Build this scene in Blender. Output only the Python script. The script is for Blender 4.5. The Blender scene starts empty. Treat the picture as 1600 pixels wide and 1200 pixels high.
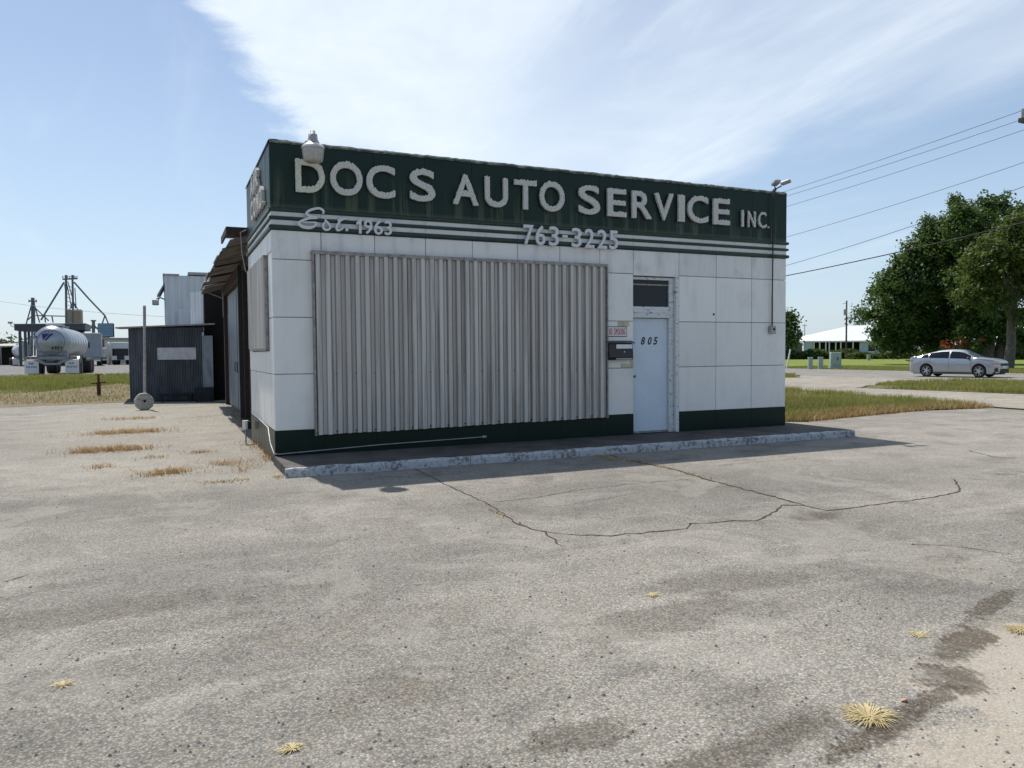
import bpy, bmesh, math, random
import numpy as np
from mathutils import Vector, Matrix, noise
R = math.radians
random.seed(7); rng = np.random.default_rng(7)
sc = bpy.context.scene
col = sc.collection

# ------------------------------------------------------------------ camera
CAM = Vector((-1.4554, -11.8844, 1.668)); FPX = 1188.3
CR = Vector((0.910834, -0.412699, -0.007839)); CU = Vector((0.024340, 0.034741, 0.999100)); CF = Vector((0.412055, 0.910204, -0.041688))
cd = bpy.data.cameras.new("camera"); cam = bpy.data.objects.new("camera", cd); col.objects.link(cam)
m = Matrix((CR, CU, -CF)).transposed().to_4x4(); m.translation = CAM
cam.matrix_world = m
cd.sensor_width = 36; cd.lens = FPX / 1600 * 36; cd.clip_end = 3000; cd.clip_start = 0.05
sc.camera = cam
# ------------------------------------------------------------------ light
SUN = Vector((-0.47, 2.62, 4.86)).normalized()
sl = bpy.data.lights.new("sun", "SUN"); sl.energy = 4.1; sl.angle = R(0.6); sl.color = (1.0, 0.95, 0.87)
so = bpy.data.objects.new("sun", sl); col.objects.link(so)
so.rotation_euler = SUN.to_track_quat('Z', 'Y').to_euler()
sc.view_settings.view_transform = 'Standard'; sc.view_settings.look = 'None'
sc.view_settings.exposure = 0.27; sc.view_settings.gamma = 1
try: sc.view_settings.use_curve_mapping = False
except Exception: pass
sc.cycles.max_bounces = 6; sc.cycles.diffuse_bounces = 4; sc.cycles.transparent_max_bounces = 8
sc.cycles.use_denoising = True

# ------------------------------------------------------------------ node helper
class NT:
    def __init__(s, nt): s.t = nt; s.n = nt.nodes; s.l = nt.links
    def new(s, ty, **k):
        n = s.n.new(ty)
        for a, b in k.items(): setattr(n, a, b)
        return n
    def put(s, sock, v):
        if v is None: return
        if hasattr(v, 'links') or isinstance(v, bpy.types.NodeSocket): s.l.new(v, sock)
        else:
            if isinstance(v, tuple) and len(v) == 3 and sock.type == 'RGBA': v = v + (1,)
            sock.default_value = v
    def math(s, op, a, b=0.0, c=None, clamp=False):
        n = s.new('ShaderNodeMath', operation=op); n.use_clamp = clamp
        s.put(n.inputs[0], a); s.put(n.inputs[1], b)
        if c is not None: s.put(n.inputs[2], c)
        return n.outputs[0]
    def mix(s, f, a, b, mode='MIX'):
        n = s.new('ShaderNodeMix', data_type='RGBA', blend_type=mode)
        s.put(n.inputs[0], f); s.put(n.inputs[6], a); s.put(n.inputs[7], b); return n.outputs[2]
    def ss(s, x, a, b):
        n = s.new('ShaderNodeMapRange', interpolation_type='SMOOTHSTEP')
        s.put(n.inputs[0], x); n.inputs[1].default_value = a; n.inputs[2].default_value = b; return n.outputs[0]
    def noise(s, vec, scale, detail=4, rough=0.55, dist=0.0):
        n = s.new('ShaderNodeTexNoise'); s.put(n.inputs['Vector'], vec)
        n.inputs['Scale'].default_value = scale; n.inputs['Detail'].default_value = detail
        n.inputs['Roughness'].default_value = rough; n.inputs['Distortion'].default_value = dist
        return n.outputs[0]
    def vor(s, vec, scale, feature='F1', out=0):
        n = s.new('ShaderNodeTexVoronoi', feature=feature); s.put(n.inputs['Vector'], vec)
        n.inputs['Scale'].default_value = scale; return n.outputs[out]
    def map(s, vec, scale=(1, 1, 1), loc=(0, 0, 0), rot=(0, 0, 0)):
        n = s.new('ShaderNodeMapping'); s.put(n.inputs[0], vec)
        n.inputs[1].default_value = loc; n.inputs[2].default_value = rot; n.inputs[3].default_value = scale; return n.outputs[0]
    def sep(s, v):
        n = s.new('ShaderNodeSeparateXYZ'); s.put(n.inputs[0], v); return n.outputs
    def obj(s): return s.new('ShaderNodeTexCoord').outputs['Object']
    def pos(s): return s.new('ShaderNodeNewGeometry').outputs['Position']
    def rnd(s): return s.new('ShaderNodeObjectInfo').outputs['Random']
    def bump(s, h, strength=0.3, dist=0.01):
        n = s.new('ShaderNodeBump'); s.put(n.inputs['Height'], h); n.inputs['Strength'].default_value = strength
        n.inputs['Distance'].default_value = dist; return n.outputs[0]

def mat(name, fn):
    mt = bpy.data.materials.new(name); mt.use_nodes = True
    t = NT(mt.node_tree); b = t.n['Principled BSDF']
    t.b = b
    def out(color=None, rough=None, normal=None, metal=None, spec=None):
        t.put(b.inputs['Base Color'], color); t.put(b.inputs['Roughness'], rough)
        t.put(b.inputs['Normal'], normal); t.put(b.inputs['Metallic'], metal)
        if spec is not None: b.inputs['Specular IOR Level'].default_value = spec
    fn(t, out); return mt

def plain(name, c, rough=0.6, metal=0.0, var=0.25, scale=8.0, bump=0.0, spec=0.5):
    def fn(t, out):
        v = t.obj(); n = t.noise(v, scale, 5); n2 = t.noise(v, scale * 6, 3)
        f = t.math('ADD', t.math('MULTIPLY', n, 0.7), t.math('MULTIPLY', n2, 0.3))
        d = tuple(x * (1 - var) for x in c); l = tuple(min(1, x * (1 + var)) for x in c)
        out(t.mix(t.ss(f, 0.3, 0.7), d, l), rough, t.bump(n2, bump, 0.01) if bump else None, metal, spec)
    return mat(name, fn)

# ------------------------------------------------------------------ world
w = bpy.data.worlds.new("World"); sc.world = w; w.use_nodes = True
t = NT(w.node_tree); bg = t.n['Background']
sky = t.new('ShaderNodeTexSky', sky_type='NISHITA'); sky.sun_disc = False
sky.sun_elevation = math.asin(SUN.z); sky.sun_rotation = math.atan2(SUN.x, SUN.y)
sky.air_density = 1.0; sky.dust_density = 0.9; sky.ozone_density = 1.6; sky.altitude = 0
bg.inputs[1].default_value = 0.1
dv = t.new('ShaderNodeTexCoord').outputs['Generated']
x, y, z = t.sep(dv)
az = t.math('MULTIPLY', t.math('ARCTAN2', x, y), 57.2958)
el = t.math('MULTIPLY', t.math('ARCSINE', z), 57.2958)
zz = t.math('ADD', t.math('MAXIMUM', z, 0.0), 0.16)
cmb = t.new('ShaderNodeCombineXYZ'); t.put(cmb.inputs[0], t.math('DIVIDE', x, zz)); t.put(cmb.inputs[1], t.math('DIVIDE', y, zz))
cv = cmb.outputs[0]
st = t.map(cv, (0.8, 0.5, 1), (3.1, 1.7, 0), (0, 0, R(32)))
n1 = t.noise(st, 1.6, 8, 0.58, 0.35); n2 = t.noise(cv, 5.0, 8, 0.62, 0.3); n3 = t.noise(t.map(cv, (1.5, 0.5, 1), (9, 4, 0), (0, 0, R(55))), 1.3, 6, 0.6, 0.6)
azb = t.math('ADD', t.math('MULTIPLY', t.math('SUBTRACT', 22.9, el), 0.79), 1.6)
edge = t.math('ADD', t.math('SUBTRACT', az, azb), t.math('MULTIPLY', t.math('SUBTRACT', n2, 0.5), 9.0))
m1 = t.ss(edge, -0.5, 3.2)
thin = t.ss(az, 16, 34)                                   # the sheet thins out to the right
veil = t.math('ADD', 0.30, t.math('ADD', t.math('MULTIPLY', t.ss(n1, 0.32, 0.74), 0.26), t.math('MULTIPLY', t.ss(n3, 0.40, 0.66), 0.32)))
dense = t.math('ADD', 0.55, t.math('MULTIPLY', n2, 0.5))
body = t.math('ADD', t.math('MULTIPLY', t.math('SUBTRACT', 1.0, thin), dense), t.math('MULTIPLY', thin, veil))
# lower rim of the sheet on the right
low = t.math('SUBTRACT', el, t.math('ADD', 8.2, t.math('MULTIPLY', t.math('ABSOLUTE', t.math('SUBTRACT', az, 26.0)), 0.20)))
m2 = t.ss(t.math('ADD', low, t.math('MULTIPLY', t.math('SUBTRACT', n1, 0.5), 9.0)), 0.0, 4.5)
far = t.math('MULTIPLY', t.ss(n1, 0.48, 0.75), 0.5)       # the rest of the sky: scattered thin cirrus
front = t.math('SUBTRACT', 1.0, t.ss(t.math('ABSOLUTE', t.math('SUBTRACT', az, 32)), 60, 90))
cl = t.math('MULTIPLY', t.math('MULTIPLY', m1, m2), body)
cl = t.math('ADD', t.math('MULTIPLY', cl, front), t.math('MULTIPLY', far, t.math('SUBTRACT', 1.0, front)))
wisp = t.math('MULTIPLY', t.ss(n3, 0.50, 0.80), 0.22)
cl = t.math('MAXIMUM', cl, wisp); cl = t.math('MULTIPLY', cl, t.ss(el, 1.0, 9.0), clamp=True)
hz = t.math('SUBTRACT', 1.0, t.ss(el, -2, 26))
skyc = t.mix(t.math('ADD', 0.07, t.math('MULTIPLY', hz, 0.48)), sky.outputs[0], (5.4, 6.9, 8.7))
t.put(bg.inputs[0], t.mix(t.math('MULTIPLY', cl, 0.92), skyc, (8.2, 8.9, 9.5)))

# ------------------------------------------------------------------ mesh helpers
def wl(o):
    p = Vector((0, 0, 0))
    while o is not None: p += o.location; o = o.parent
    return p
def link(name, me, mt, parent=None):
    o = bpy.data.objects.new(name, me); col.objects.link(o)
    if mt is not None and len(me.materials) == 0: me.materials.append(mt)
    if parent is not None: o.parent = parent
    return o
class MB:
    """collects shapes given in world metres (or local ones) and links them as one mesh"""
    def __init__(s): s.v = []; s.f = []; s.sm = []
    def add(s, v, f, smooth=False):
        k = len(s.v); s.v += [tuple(p) for p in v]; s.f += [tuple(i + k for i in q) for q in f]; s.sm += [smooth] * len(f); return s
    def box(s, a, b, M=None, ch=0.0):
        x0, y0, z0 = a; x1, y1, z1 = b
        if ch:
            v = []; 
            for (X, sx) in ((x0, 1), (x1, -1)):
                for (Y, sy) in ((y0, 1), (y1, -1)):
                    for (Z, sz) in ((z0, 1), (z1, -1)):
                        v += [(X, Y + sy * ch, Z + sz * ch), (X + sx * ch, Y, Z + sz * ch), (X + sx * ch, Y + sy * ch, Z)]
            def i(a_, b_, c_, k): return (a_ * 4 + b_ * 2 + c_) * 3 + k
            f = [(i(0,0,0,0), i(0,0,1,0), i(0,1,1,0), i(0,1,0,0)), (i(1,0,0,0), i(1,1,0,0), i(1,1,1,0), i(1,0,1,0)),
                 (i(0,0,0,1), i(1,0,0,1), i(1,0,1,1), i(0,0,1,1)), (i(0,1,0,1), i(0,1,1,1), i(1,1,1,1), i(1,1,0,1)),
                 (i(0,0,0,2), i(0,1,0,2), i(1,1,0,2), i(1,0,0,2)), (i(0,0,1,2), i(1,0,1,2), i(1,1,1,2), i(0,1,1,2))]
            for A in (0, 1):
                for B in (0, 1):
                    f.append((i(A,B,0,0), i(A,B,1,0), i(A,B,1,1), i(A,B,0,1)))
                    f.append((i(A,0,B,0), i(A,1,B,0), i(A,1,B,2), i(A,0,B,2)))
                    f.append((i(0,A,B,1), i(1,A,B,1), i(1,A,B,2), i(0,A,B,2)))
                    for C in (0, 1): f.append((i(A,B,C,0), i(A,B,C,1), i(A,B,C,2)))
        else:
            v = [(x0,y0,z0),(x1,y0,z0),(x1,y1,z0),(x0,y1,z0),(x0,y0,z1),(x1,y0,z1),(x1,y1,z1),(x0,y1,z1)]
            f = [(0,3,2,1),(4,5,6,7),(0,1,5,4),(1,2,6,5),(2,3,7,6),(3,0,4,7)]
        if M is not None: v = [tuple(M @ Vector(p)) for p in v]
        return s.add(v, f)
    def tube(s, pts, r, n=8, caps=True, smooth=True):
        pts = [Vector(p) for p in pts]; rs = r if isinstance(r, (list, tuple)) else [r] * len(pts)
        v = []; f = []
        up = None
        for i, p in enumerate(pts):
            d = (pts[min(i + 1, len(pts) - 1)] - pts[max(i - 1, 0)]).normalized()
            if up is None: up = Vector((0, 0, 1)) if abs(d.z) < 0.9 else Vector((1, 0, 0))
            a = d.cross(up).normalized(); b = a.cross(d).normalized(); up = b
            for k in range(n):
                an = 2 * math.pi * k / n; v.append(p + (a * math.cos(an) + b * math.sin(an)) * rs[i])
        for i in range(len(pts) - 1):
            for k in range(n):
                f.append((i*n+k, i*n+(k+1)%n, (i+1)*n+(k+1)%n, (i+1)*n+k))
        s.add(v, f, smooth)
        if caps: 
            m_ = len(pts) - 1; s.add(v[:n], [tuple(range(n))[::-1]]); s.add(v[m_*n:], [tuple(range(n))])
        return s
    def cyl(s, a, b, r, n=16, r2=None, smooth=True): return s.tube([a, b], [r, r if r2 is None else r2], n, True, smooth)
    def lathe(s, c, prof, n=24, axis='z', smooth=True, M=None):
        v = []; f = []; m_ = len(prof)
        for k in range(n):
            an = 2 * math.pi * k / n; ca, sa = math.cos(an), math.sin(an)
            for (rr, h) in prof:
                p = {'z': (rr*ca, rr*sa, h), 'x': (h, rr*ca, rr*sa), 'y': (rr*ca, h, rr*sa)}[axis]
                p = Vector(p)
                if M is not None: p = M @ p
                v.append(p + Vector(c))
        for k in range(n):
            for i in range(m_ - 1): f.append((k*m_+i, ((k+1)%n)*m_+i, ((k+1)%n)*m_+i+1, k*m_+i+1))
        return s.add(v, f, smooth)
    def prism(s, poly, axis, lo, hi):
        """poly of 2D points extruded along axis; axis y: (x,z), x: (y,z), z: (x,y)"""
        def p3(p, h): return {'y': (p[0], h, p[1]), 'x': (h, p[0], p[1]), 'z': (p[0], p[1], h)}[axis]
        n = len(poly); v = [p3(p, lo) for p in poly] + [p3(p, hi) for p in poly]
        f = [tuple(range(n)), tuple(range(n, 2*n))[::-1]] + [(i, (i+1) % n, n + (i+1) % n, n + i) for i in range(n)]
        return s.add(v, f)
    def sphere(s, c, r, n=12, m_=8, sx=1, sy=1, sz=1):
        prof = [(r * math.sin(math.pi * i / m_), -r * math.cos(math.pi * i / m_)) for i in range(m_ + 1)]
        return s.lathe(c, prof, n, 'z', True, Matrix.Diagonal((sx, sy, sz)))
    def build(s, name, mt, parent=None, local=False, me_only=False, merge=False):
        off = Vector((0, 0, 0)) if (local or parent is None) else wl(parent)
        me = bpy.data.meshes.new(name)
        me.from_pydata([(p[0]-off.x, p[1]-off.y, p[2]-off.z) for p in s.v], [], s.f)
        bm = bmesh.new(); bm.from_mesh(me)
        for fc, k in zip(bm.faces, s.sm): fc.smooth = k
        if merge: bmesh.ops.remove_doubles(bm, verts=bm.verts, dist=0.0005)
        bmesh.ops.recalc_face_normals(bm, faces=bm.faces); bm.to_mesh(me); bm.free()
        if mt is not None: me.materials.append(mt)
        if me_only: return me
        return link(name, me, None, parent)
def tag(o, label=None, cat=None, group=None, kind=None):
    if label: o['label'] = label
    if cat: o['category'] = cat
    if group: o['group'] = group
    if kind: o['kind'] = kind
    return o
def thing(name, loc, label, cat, group=None, rz=0.0):
    o = bpy.data.objects.new(name, None); o.empty_display_size = 0.2; col.objects.link(o); o.location = loc; o.rotation_euler = (0, 0, rz)
    return tag(o, label, cat, group)
def raw(name, V, F, mt, parent=None):
    """fast mesh from numpy arrays, F is (n,3) or (n,4)"""
    me = bpy.data.meshes.new(name); V = np.asarray(V, np.float32); F = np.asarray(F, np.int32); k = F.shape[1]
    me.vertices.add(len(V)); me.vertices.foreach_set('co', V.ravel())
    me.loops.add(F.size); me.loops.foreach_set('vertex_index', F.ravel())
    me.polygons.add(len(F)); me.polygons.foreach_set('loop_start', np.arange(0, F.size, k, dtype=np.int32))
    me.update(calc_edges=True); me.materials.append(mt)
    return link(name, me, None, parent)
def hgt(x, y):
    s1 = min(max((y - 19) / 19, 0), 1); s1 = s1*s1*(3-2*s1); s2 = 1 - min(max((x - 1) / 8, 0), 1); s2 = s2*s2*(3-2*s2)
    return 0.45 * s1 * s2
def survey(px, py, depth):
    """a far point from its bearing on the photo and its distance along the view axis"""
    return CAM + (CF + CR * ((px - 800) / FPX) - CU * ((py - 600) / FPX)) * depth
def gpt(px, py, z=0.0):
    d = CF + CR * ((px - 800) / FPX) - CU * ((py - 600) / FPX)
    p = CAM + d * ((z - CAM.z) / d.z); return Vector((p.x, p.y, z))

# ------------------------------------------------------------------ materials
def pavement(name, base, sandy, dark, patches=True, coarse=1.0, con=1.0):
    def fn(t, out):
        v = t.pos(); x, y, z = t.sep(v)
        big = t.noise(v, 0.22, 6, 0.6, 0.4); mid = t.noise(v, 1.3, 6, 0.65, 0.3); drag = t.noise(t.map(v, (0.5, 2.2, 1), (0, 0, 0), (0, 0, R(-24))), 1.1, 6, 0.65)
        agg = t.vor(v, 75 * coarse); aggc = t.vor(v, 75 * coarse, out=1); fine = t.noise(v, 170, 3, 0.7); mm = t.noise(v, 28, 4, 0.7)
        c = t.mix(t.ss(big, 0.36, 0.64), base, sandy)
        c = t.mix(t.math('MULTIPLY', t.ss(mid, 0.46, 0.70), 0.62), c, dark)
        c = t.mix(t.math('MULTIPLY', t.ss(drag, 0.48, 0.70), 0.55), c, tuple(k * 1.22 for k in sandy))
        c = t.mix(t.math('MULTIPLY', t.ss(t.noise(v, 0.8, 5, 0.6), 0.56, 0.72), 0.28), c, (0.25, 0.19, 0.13))
        sm = 0.0
        if patches:
            wob = t.math('MULTIPLY', t.math('SUBTRACT', t.noise(v, 1.7, 6, 0.62), 0.5), 1.6)
            def blob(cx, cy, rx, ry, rot=0.0, soft=0.5):
                q = t.map(t.map(v, (1, 1, 1), (-cx, -cy, 0)), (1 / rx, 1 / ry, 0), (0, 0, 0), (0, 0, 0)) if rot == 0 else None
                if q is None:
                    q = t.map(t.map(v, (1, 1, 1), (-cx, -cy, 0)), (1, 1, 0), (0, 0, 0), (0, 0, -rot)); q = t.map(q, (1 / rx, 1 / ry, 0))
                ln = t.new('ShaderNodeVectorMath', operation='LENGTH'); t.put(ln.inputs[0], q)
                return t.ss(t.math('SUBTRACT', 1.0, t.math('ADD', ln.outputs[1], wob)), -soft, soft)
            slabp = blob(4.6, -4.3, 3.6, 1.35)
            c = t.mix(t.math('MULTIPLY', slabp, 0.50), c, (0.17, 0.165, 0.155))
            c = t.mix(t.math('MULTIPLY', blob(4.4, -6.25, 0.32, 0.18), 0.75), c, (0.10, 0.085, 0.07))
            grit = t.math('MULTIPLY', t.math('SUBTRACT', t.noise(v, 9, 9, 0.78, 0.4), 0.5), 2.6)
            wv = t.new('ShaderNodeTexWave'); t.put(wv.inputs['Vector'], t.map(v, (1, 1, 1), (0, 0, 0), (0, 0, R(28)))); wv.inputs['Scale'].default_value = 7.5; wv.inputs['Distortion'].default_value = 4.5; wv.inputs['Detail'].default_value = 3
            sm = t.ss(t.math('ADD', blob(2.85, -10.0, 1.9, 0.85, R(20), 0.6), t.math('MULTIPLY', grit, 0.3)), 0.30, 0.65)
            c = t.mix(t.math('MULTIPLY', sm, 0.95), c, (0.43, 0.385, 0.32))
            for (a, b, rx, ry, ro, k) in ((2.60, -9.08, .34, .11, .3, .85), (2.12, -9.36, .18, .16, .2, .8), (1.55, -9.52, .60, .08, .22, .8), (3.4, -8.72, .55, .07, .3, .75), (0.75, -9.45, .6, .12, .1, .55), (0.1, -9.05, .3, .14, .1, .55), (-0.6, -9.4, .4, .2, .0, .45), (1.3, -8.0, .7, .25, .2, .35), (0.2, -7.3, .5, .2, .4, .30), (2.2, -7.6, .8, .2, -.2, .30), (-2.0, -6.3, .9, .25, .1, .30)):
                mk = t.ss(t.math('ADD', t.math('ADD', blob(a, b, rx, ry, ro, 0.8), grit), t.math('MULTIPLY', t.math('SUBTRACT', wv.outputs[1], 0.5), 0.12 if k > .7 else 0.03)), 0.38, 0.80); c = t.mix(t.math('MULTIPLY', mk, k), c, (0.085, 0.068, 0.05))
            c = t.mix(t.math('MULTIPLY', blob(-2.0, 9.0, 2.6, 10.0), 0.60), c, (0.43, 0.40, 0.34))
            c = t.mix(t.math('MULTIPLY', blob(-1.2, -5.2, 3.2, 0.9, R(-20)), 0.30), c, (0.19, 0.185, 0.175))
            c = t.mix(t.math('MULTIPLY', blob(-6.5, 4.0, 5.0, 2.2), 0.25), c, (0.20, 0.195, 0.19))
            c = t.mix(t.math('MULTIPLY', blob(-3.0, -2.4, 3.4, 0.9, R(-6)), 0.45), c, (0.15, 0.147, 0.138))
            c = t.mix(t.math('MULTIPLY', blob(-2.2, -4.6, 2.0, 0.5, R(8)), 0.35), c, (0.40, 0.375, 0.33))
            c = t.mix(t.math('MULTIPLY', blob(1.6, -6.9, 1.8, 0.45, R(14)), 0.40), c, (0.41, 0.385, 0.34))
            c = t.mix(t.math('MULTIPLY', blob(9.0, -3.6, 5.0, 0.8, R(-8)), 0.30), c, (0.40, 0.375, 0.33))
        lum = t.sep(aggc)[0]; lum2 = t.sep(aggc)[1]
        k = t.math('ADD', 0.62, t.math('ADD', t.math('MULTIPLY', lum, 0.58), t.math('MULTIPLY', t.math('SUBTRACT', fine, 0.5), 0.7)))
        k = t.math('MULTIPLY', k, t.math('SUBTRACT', 1.12, t.math('MULTIPLY', t.ss(agg, 0.30, 0.62), 0.55)))
        k = t.math('MULTIPLY', k, t.math('ADD', 0.50, t.math('MULTIPLY', mm, 1.0)))
        k = t.math('ADD', 0.84*(1-con), t.math('MULTIPLY', k, con))
        if patches: k = t.math('ADD', t.math('MULTIPLY', k, t.math('SUBTRACT', 1.0, t.math('MULTIPLY', sm, 0.65))), t.math('MULTIPLY', sm, 0.56))
        c = t.mix(1.0, c, t.mix(0.0, k, k), 'MULTIPLY')
        c = t.mix(t.math('MULTIPLY', t.ss(lum2, 0.80, 0.95), 0.45), c, (0.30, 0.24, 0.17))
        pit = t.vor(v, 16, out=0); pitr = t.sep(t.vor(v, 16, out=1))[1]
        hole = t.math('MULTIPLY', t.math('SUBTRACT', 1.0, t.ss(pit, 0.07, 0.13)), t.ss(pitr, 0.50, 0.54))
        c = t.mix(t.math('MULTIPLY', hole, 0.8), c, (0.05, 0.045, 0.04))
        broken = t.ss(t.noise(v, 0.9, 8, 0.7, 0.8), 0.52, 0.60); c = t.mix(t.math('MULTIPLY', broken, 0.22), c, tuple(q*1.12 for q in sandy))
        stone = t.math('MULTIPLY', t.math('SUBTRACT', 1.0, t.ss(t.vor(v, 17), 0.08, 0.12)), t.ss(t.sep(t.vor(v, 17, out=1))[0], 0.88, 0.9))
        c = t.mix(t.math('MULTIPLY', stone, 0.7), c, (0.6, 0.58, 0.54))
        h = t.math('SUBTRACT', t.math('ADD', t.math('MULTIPLY', agg, -0.7), t.math('MULTIPLY', fine, 0.5)), t.math('MULTIPLY', hole, 1.2))
        out(c, 0.92, t.bump(h, 0.75, 0.006), 0.0, 0.25)
    return mat(name, fn)
M_lot = pavement("worn asphalt", (0.250, 0.238, 0.214), (0.352, 0.331, 0.293), (0.135, 0.129, 0.118), con=0.80)
M_drive = pavement("pale concrete drive", (0.36, 0.325, 0.275), (0.42, 0.385, 0.325), (0.27, 0.245, 0.21), False)
M_sand = pavement("pale sandy concrete", (0.40, 0.365, 0.31), (0.37, 0.34, 0.295), (0.29, 0.26, 0.22), False, 1.0, 0.3)
M_road = pavement("old road asphalt", (0.27, 0.26, 0.245), (0.33, 0.315, 0.29), (0.20, 0.195, 0.185), False)

def enamel(name, c, dirt, streak=0.4, rough=0.28, moss=None, spec=0.45):
    def fn(t, out):
        v = t.obj(); r = t.rnd(); x, y, z = t.sep(v)
        st = t.noise(t.map(v, (3.5, 3.5, 0.9)), 1.0, 6, 0.6); bl = t.noise(v, 1.3, 5, 0.6); sp = t.noise(v, 46, 3, 0.6)
        k = t.math('ADD', 0.93, t.math('MULTIPLY', r, 0.10))
        cc = t.mix(1.0, c, t.mix(0.0, k, k), 'MULTIPLY')
        cc = t.mix(t.math('MULTIPLY', t.ss(st, 0.46, 0.80), streak), cc, dirt)
        cc = t.mix(t.math('MULTIPLY', t.ss(bl, 0.50, 0.75), streak * 0.8), cc, dirt)
        cc = t.mix(t.math('MULTIPLY', t.ss(sp, 0.70, 0.76), 0.55), cc, tuple(q * 0.45 for q in dirt))
        if moss:
            mcol, zlo, zhi = moss
            s2 = t.noise(t.map(v, (5.5, 5.5, 0.30)), 1.0, 5, 0.6); s3 = t.noise(t.map(v, (30, 30, 0.6)), 1.0, 3, 0.5)
            g = t.math('SUBTRACT', 1.0, t.ss(z, zlo, zhi))
            mm = t.math('MULTIPLY', t.math('MULTIPLY', t.ss(s2, 0.50, 0.60), g), t.math('ADD', 0.2, t.math('MULTIPLY', s3, 1.1)))
            cc = t.mix(t.math('MULTIPLY', mm, 0.9, clamp=True), cc, mcol)
            band = t.math('SUBTRACT', 1.0, t.ss(z, zlo, zlo + 0.09)); cc = t.mix(t.math('MULTIPLY', band, 0.55), cc, mcol)
        out(cc, t.math('ADD', rough, t.math('MULTIPLY', st, 0.25)), t.bump(t.noise(v, 3, 2), 0.05, 0.02), 0.0, spec)
    return mat(name, fn)
M_white = enamel("white porcelain enamel", (0.82, 0.82, 0.79), (0.50, 0.48, 0.44), 0.35)
M_whitehi = enamel("dirty white enamel under fascia", (0.77, 0.76, 0.74), (0.38, 0.35, 0.35), 0.75)
M_fascia = enamel("dark green enamel", (0.007, 0.024, 0.018), (0.016, 0.036, 0.026), 0.4, 0.30, ((0.085, 0.105, 0.065), 3.86, 4.66), 0.25)
M_green = enamel("dark green base enamel", (0.006, 0.020, 0.015), (0.010, 0.026, 0.018), 0.3, 0.20, None, 0.18)
M_rib = plain("green rib", (0.016, 0.038, 0.030), 0.35, var=0.3)
M_stripe = enamel("white stripe", (0.66, 0.68, 0.66), (0.36, 0.38, 0.32), 0.6)
M_dark = plain("dark joint", (0.03, 0.032, 0.034), 0.9)
M_alu = mat("weathered aluminium sheet", lambda t, out: (lambda v, r: out(
    t.mix(t.math('MULTIPLY', t.ss(t.noise(t.map(v, (14, 14, 0.5)), 1, 5, 0.6), 0.46, 0.72), 0.70),
          t.mix(r, (0.50, 0.475, 0.445), (0.62, 0.60, 0.575)), (0.27, 0.225, 0.19)),
    t.math('ADD', 0.42, t.math('MULTIPLY', t.noise(v, 20, 3), 0.3)), t.bump(t.noise(v, 6, 3), 0.08, 0.01), 0.35))(t.obj(), t.rnd()))
M_trim = plain("corroded aluminium trim", (0.30, 0.28, 0.26), 0.6, 0.3, 0.4, 12)
M_door = plain("pale blue painted door", (0.60, 0.69, 0.78), 0.42, 0, 0.05, 2.2)
M_peel = mat("peeling white paint on wood", lambda t, out: (lambda v: out(
    t.mix(t.ss(t.noise(t.map(v, (9, 9, 22)), 1.2, 6, 0.7, 0.8), 0.58, 0.62), (0.68, 0.70, 0.70), (0.13, 0.115, 0.10)), 0.75,
    t.bump(t.noise(t.map(v, (9, 9, 22)), 1.2, 6, 0.7, 0.8), 0.5, 0.01)))(t.obj()))
M_chip = mat("chipped white kerb paint", lambda t, out: (lambda v: out(
    t.mix(t.ss(t.math('ADD', t.noise(v, 16.0, 9, 0.8), t.math('MULTIPLY', t.noise(v, 2.2, 3), 0.45)), 0.70, 0.84), (0.47, 0.485, 0.50), (0.15, 0.15, 0.155)), 0.85,
    t.bump(t.noise(v, 30, 6, 0.7), 0.6, 0.008)))(t.pos()))
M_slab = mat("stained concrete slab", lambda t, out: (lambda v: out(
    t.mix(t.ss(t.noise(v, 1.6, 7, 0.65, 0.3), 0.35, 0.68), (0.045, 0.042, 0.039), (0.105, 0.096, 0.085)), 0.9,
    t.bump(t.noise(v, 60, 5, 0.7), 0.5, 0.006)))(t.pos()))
M_foam = mat("weathered white foam", lambda t, out: (lambda v: out(
    t.mix(t.ss(t.noise(v, 55, 4, 0.7), 0.46, 0.62), (0.66, 0.65, 0.615), (0.40, 0.395, 0.37)), 0.95,
    t.bump(t.noise(v, 80, 4, 0.7), 0.8, 0.008)))(t.pos()))
M_foamy = mat("yellowed foam", lambda t, out: (lambda v: out(
    t.mix(t.ss(t.noise(v, 45, 4, 0.7), 0.48, 0.66), (0.68, 0.69, 0.58), (0.45, 0.45, 0.37)), 0.95,
    t.bump(t.noise(v, 80, 4, 0.7), 0.8, 0.008)))(t.pos()))
M_plast = plain("white plastic digits", (0.66, 0.67, 0.70), 0.55, var=0.12, scale=30)
M_black = plain("black plastic", (0.012, 0.013, 0.016), 0.35, var=0.2)
M_silver = plain("brushed silver", (0.62, 0.63, 0.65), 0.35, 0.3, 0.1)
M_red = plain("red print", (0.42, 0.03, 0.03), 0.5, var=0.1)
M_signw = plain("white sign face", (0.75, 0.73, 0.72), 0.4, var=0.05)
M_ink = plain("black ink", (0.01, 0.012, 0.02), 0.5)
M_tape = plain("yellowed tape residue", (0.50, 0.47, 0.33), 0.7, var=0.25)
M_zinc = plain("galvanised grey metal", (0.36, 0.36, 0.36), 0.5, 0.4, 0.2)
M_lens = plain("dusty plastic lens", (0.42, 0.39, 0.35), 0.35, 0, 0.2, 30)
M_rust = plain("rusty iron", (0.085, 0.035, 0.022), 0.9, 0, 0.4, 20, 0.4)
M_wire = plain("black cable", (0.018, 0.018, 0.02), 0.7)
M_glass = plain("dark window glass", (0.010, 0.013, 0.020), 0.06, 0, 0.1, spec=0.28)
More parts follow.
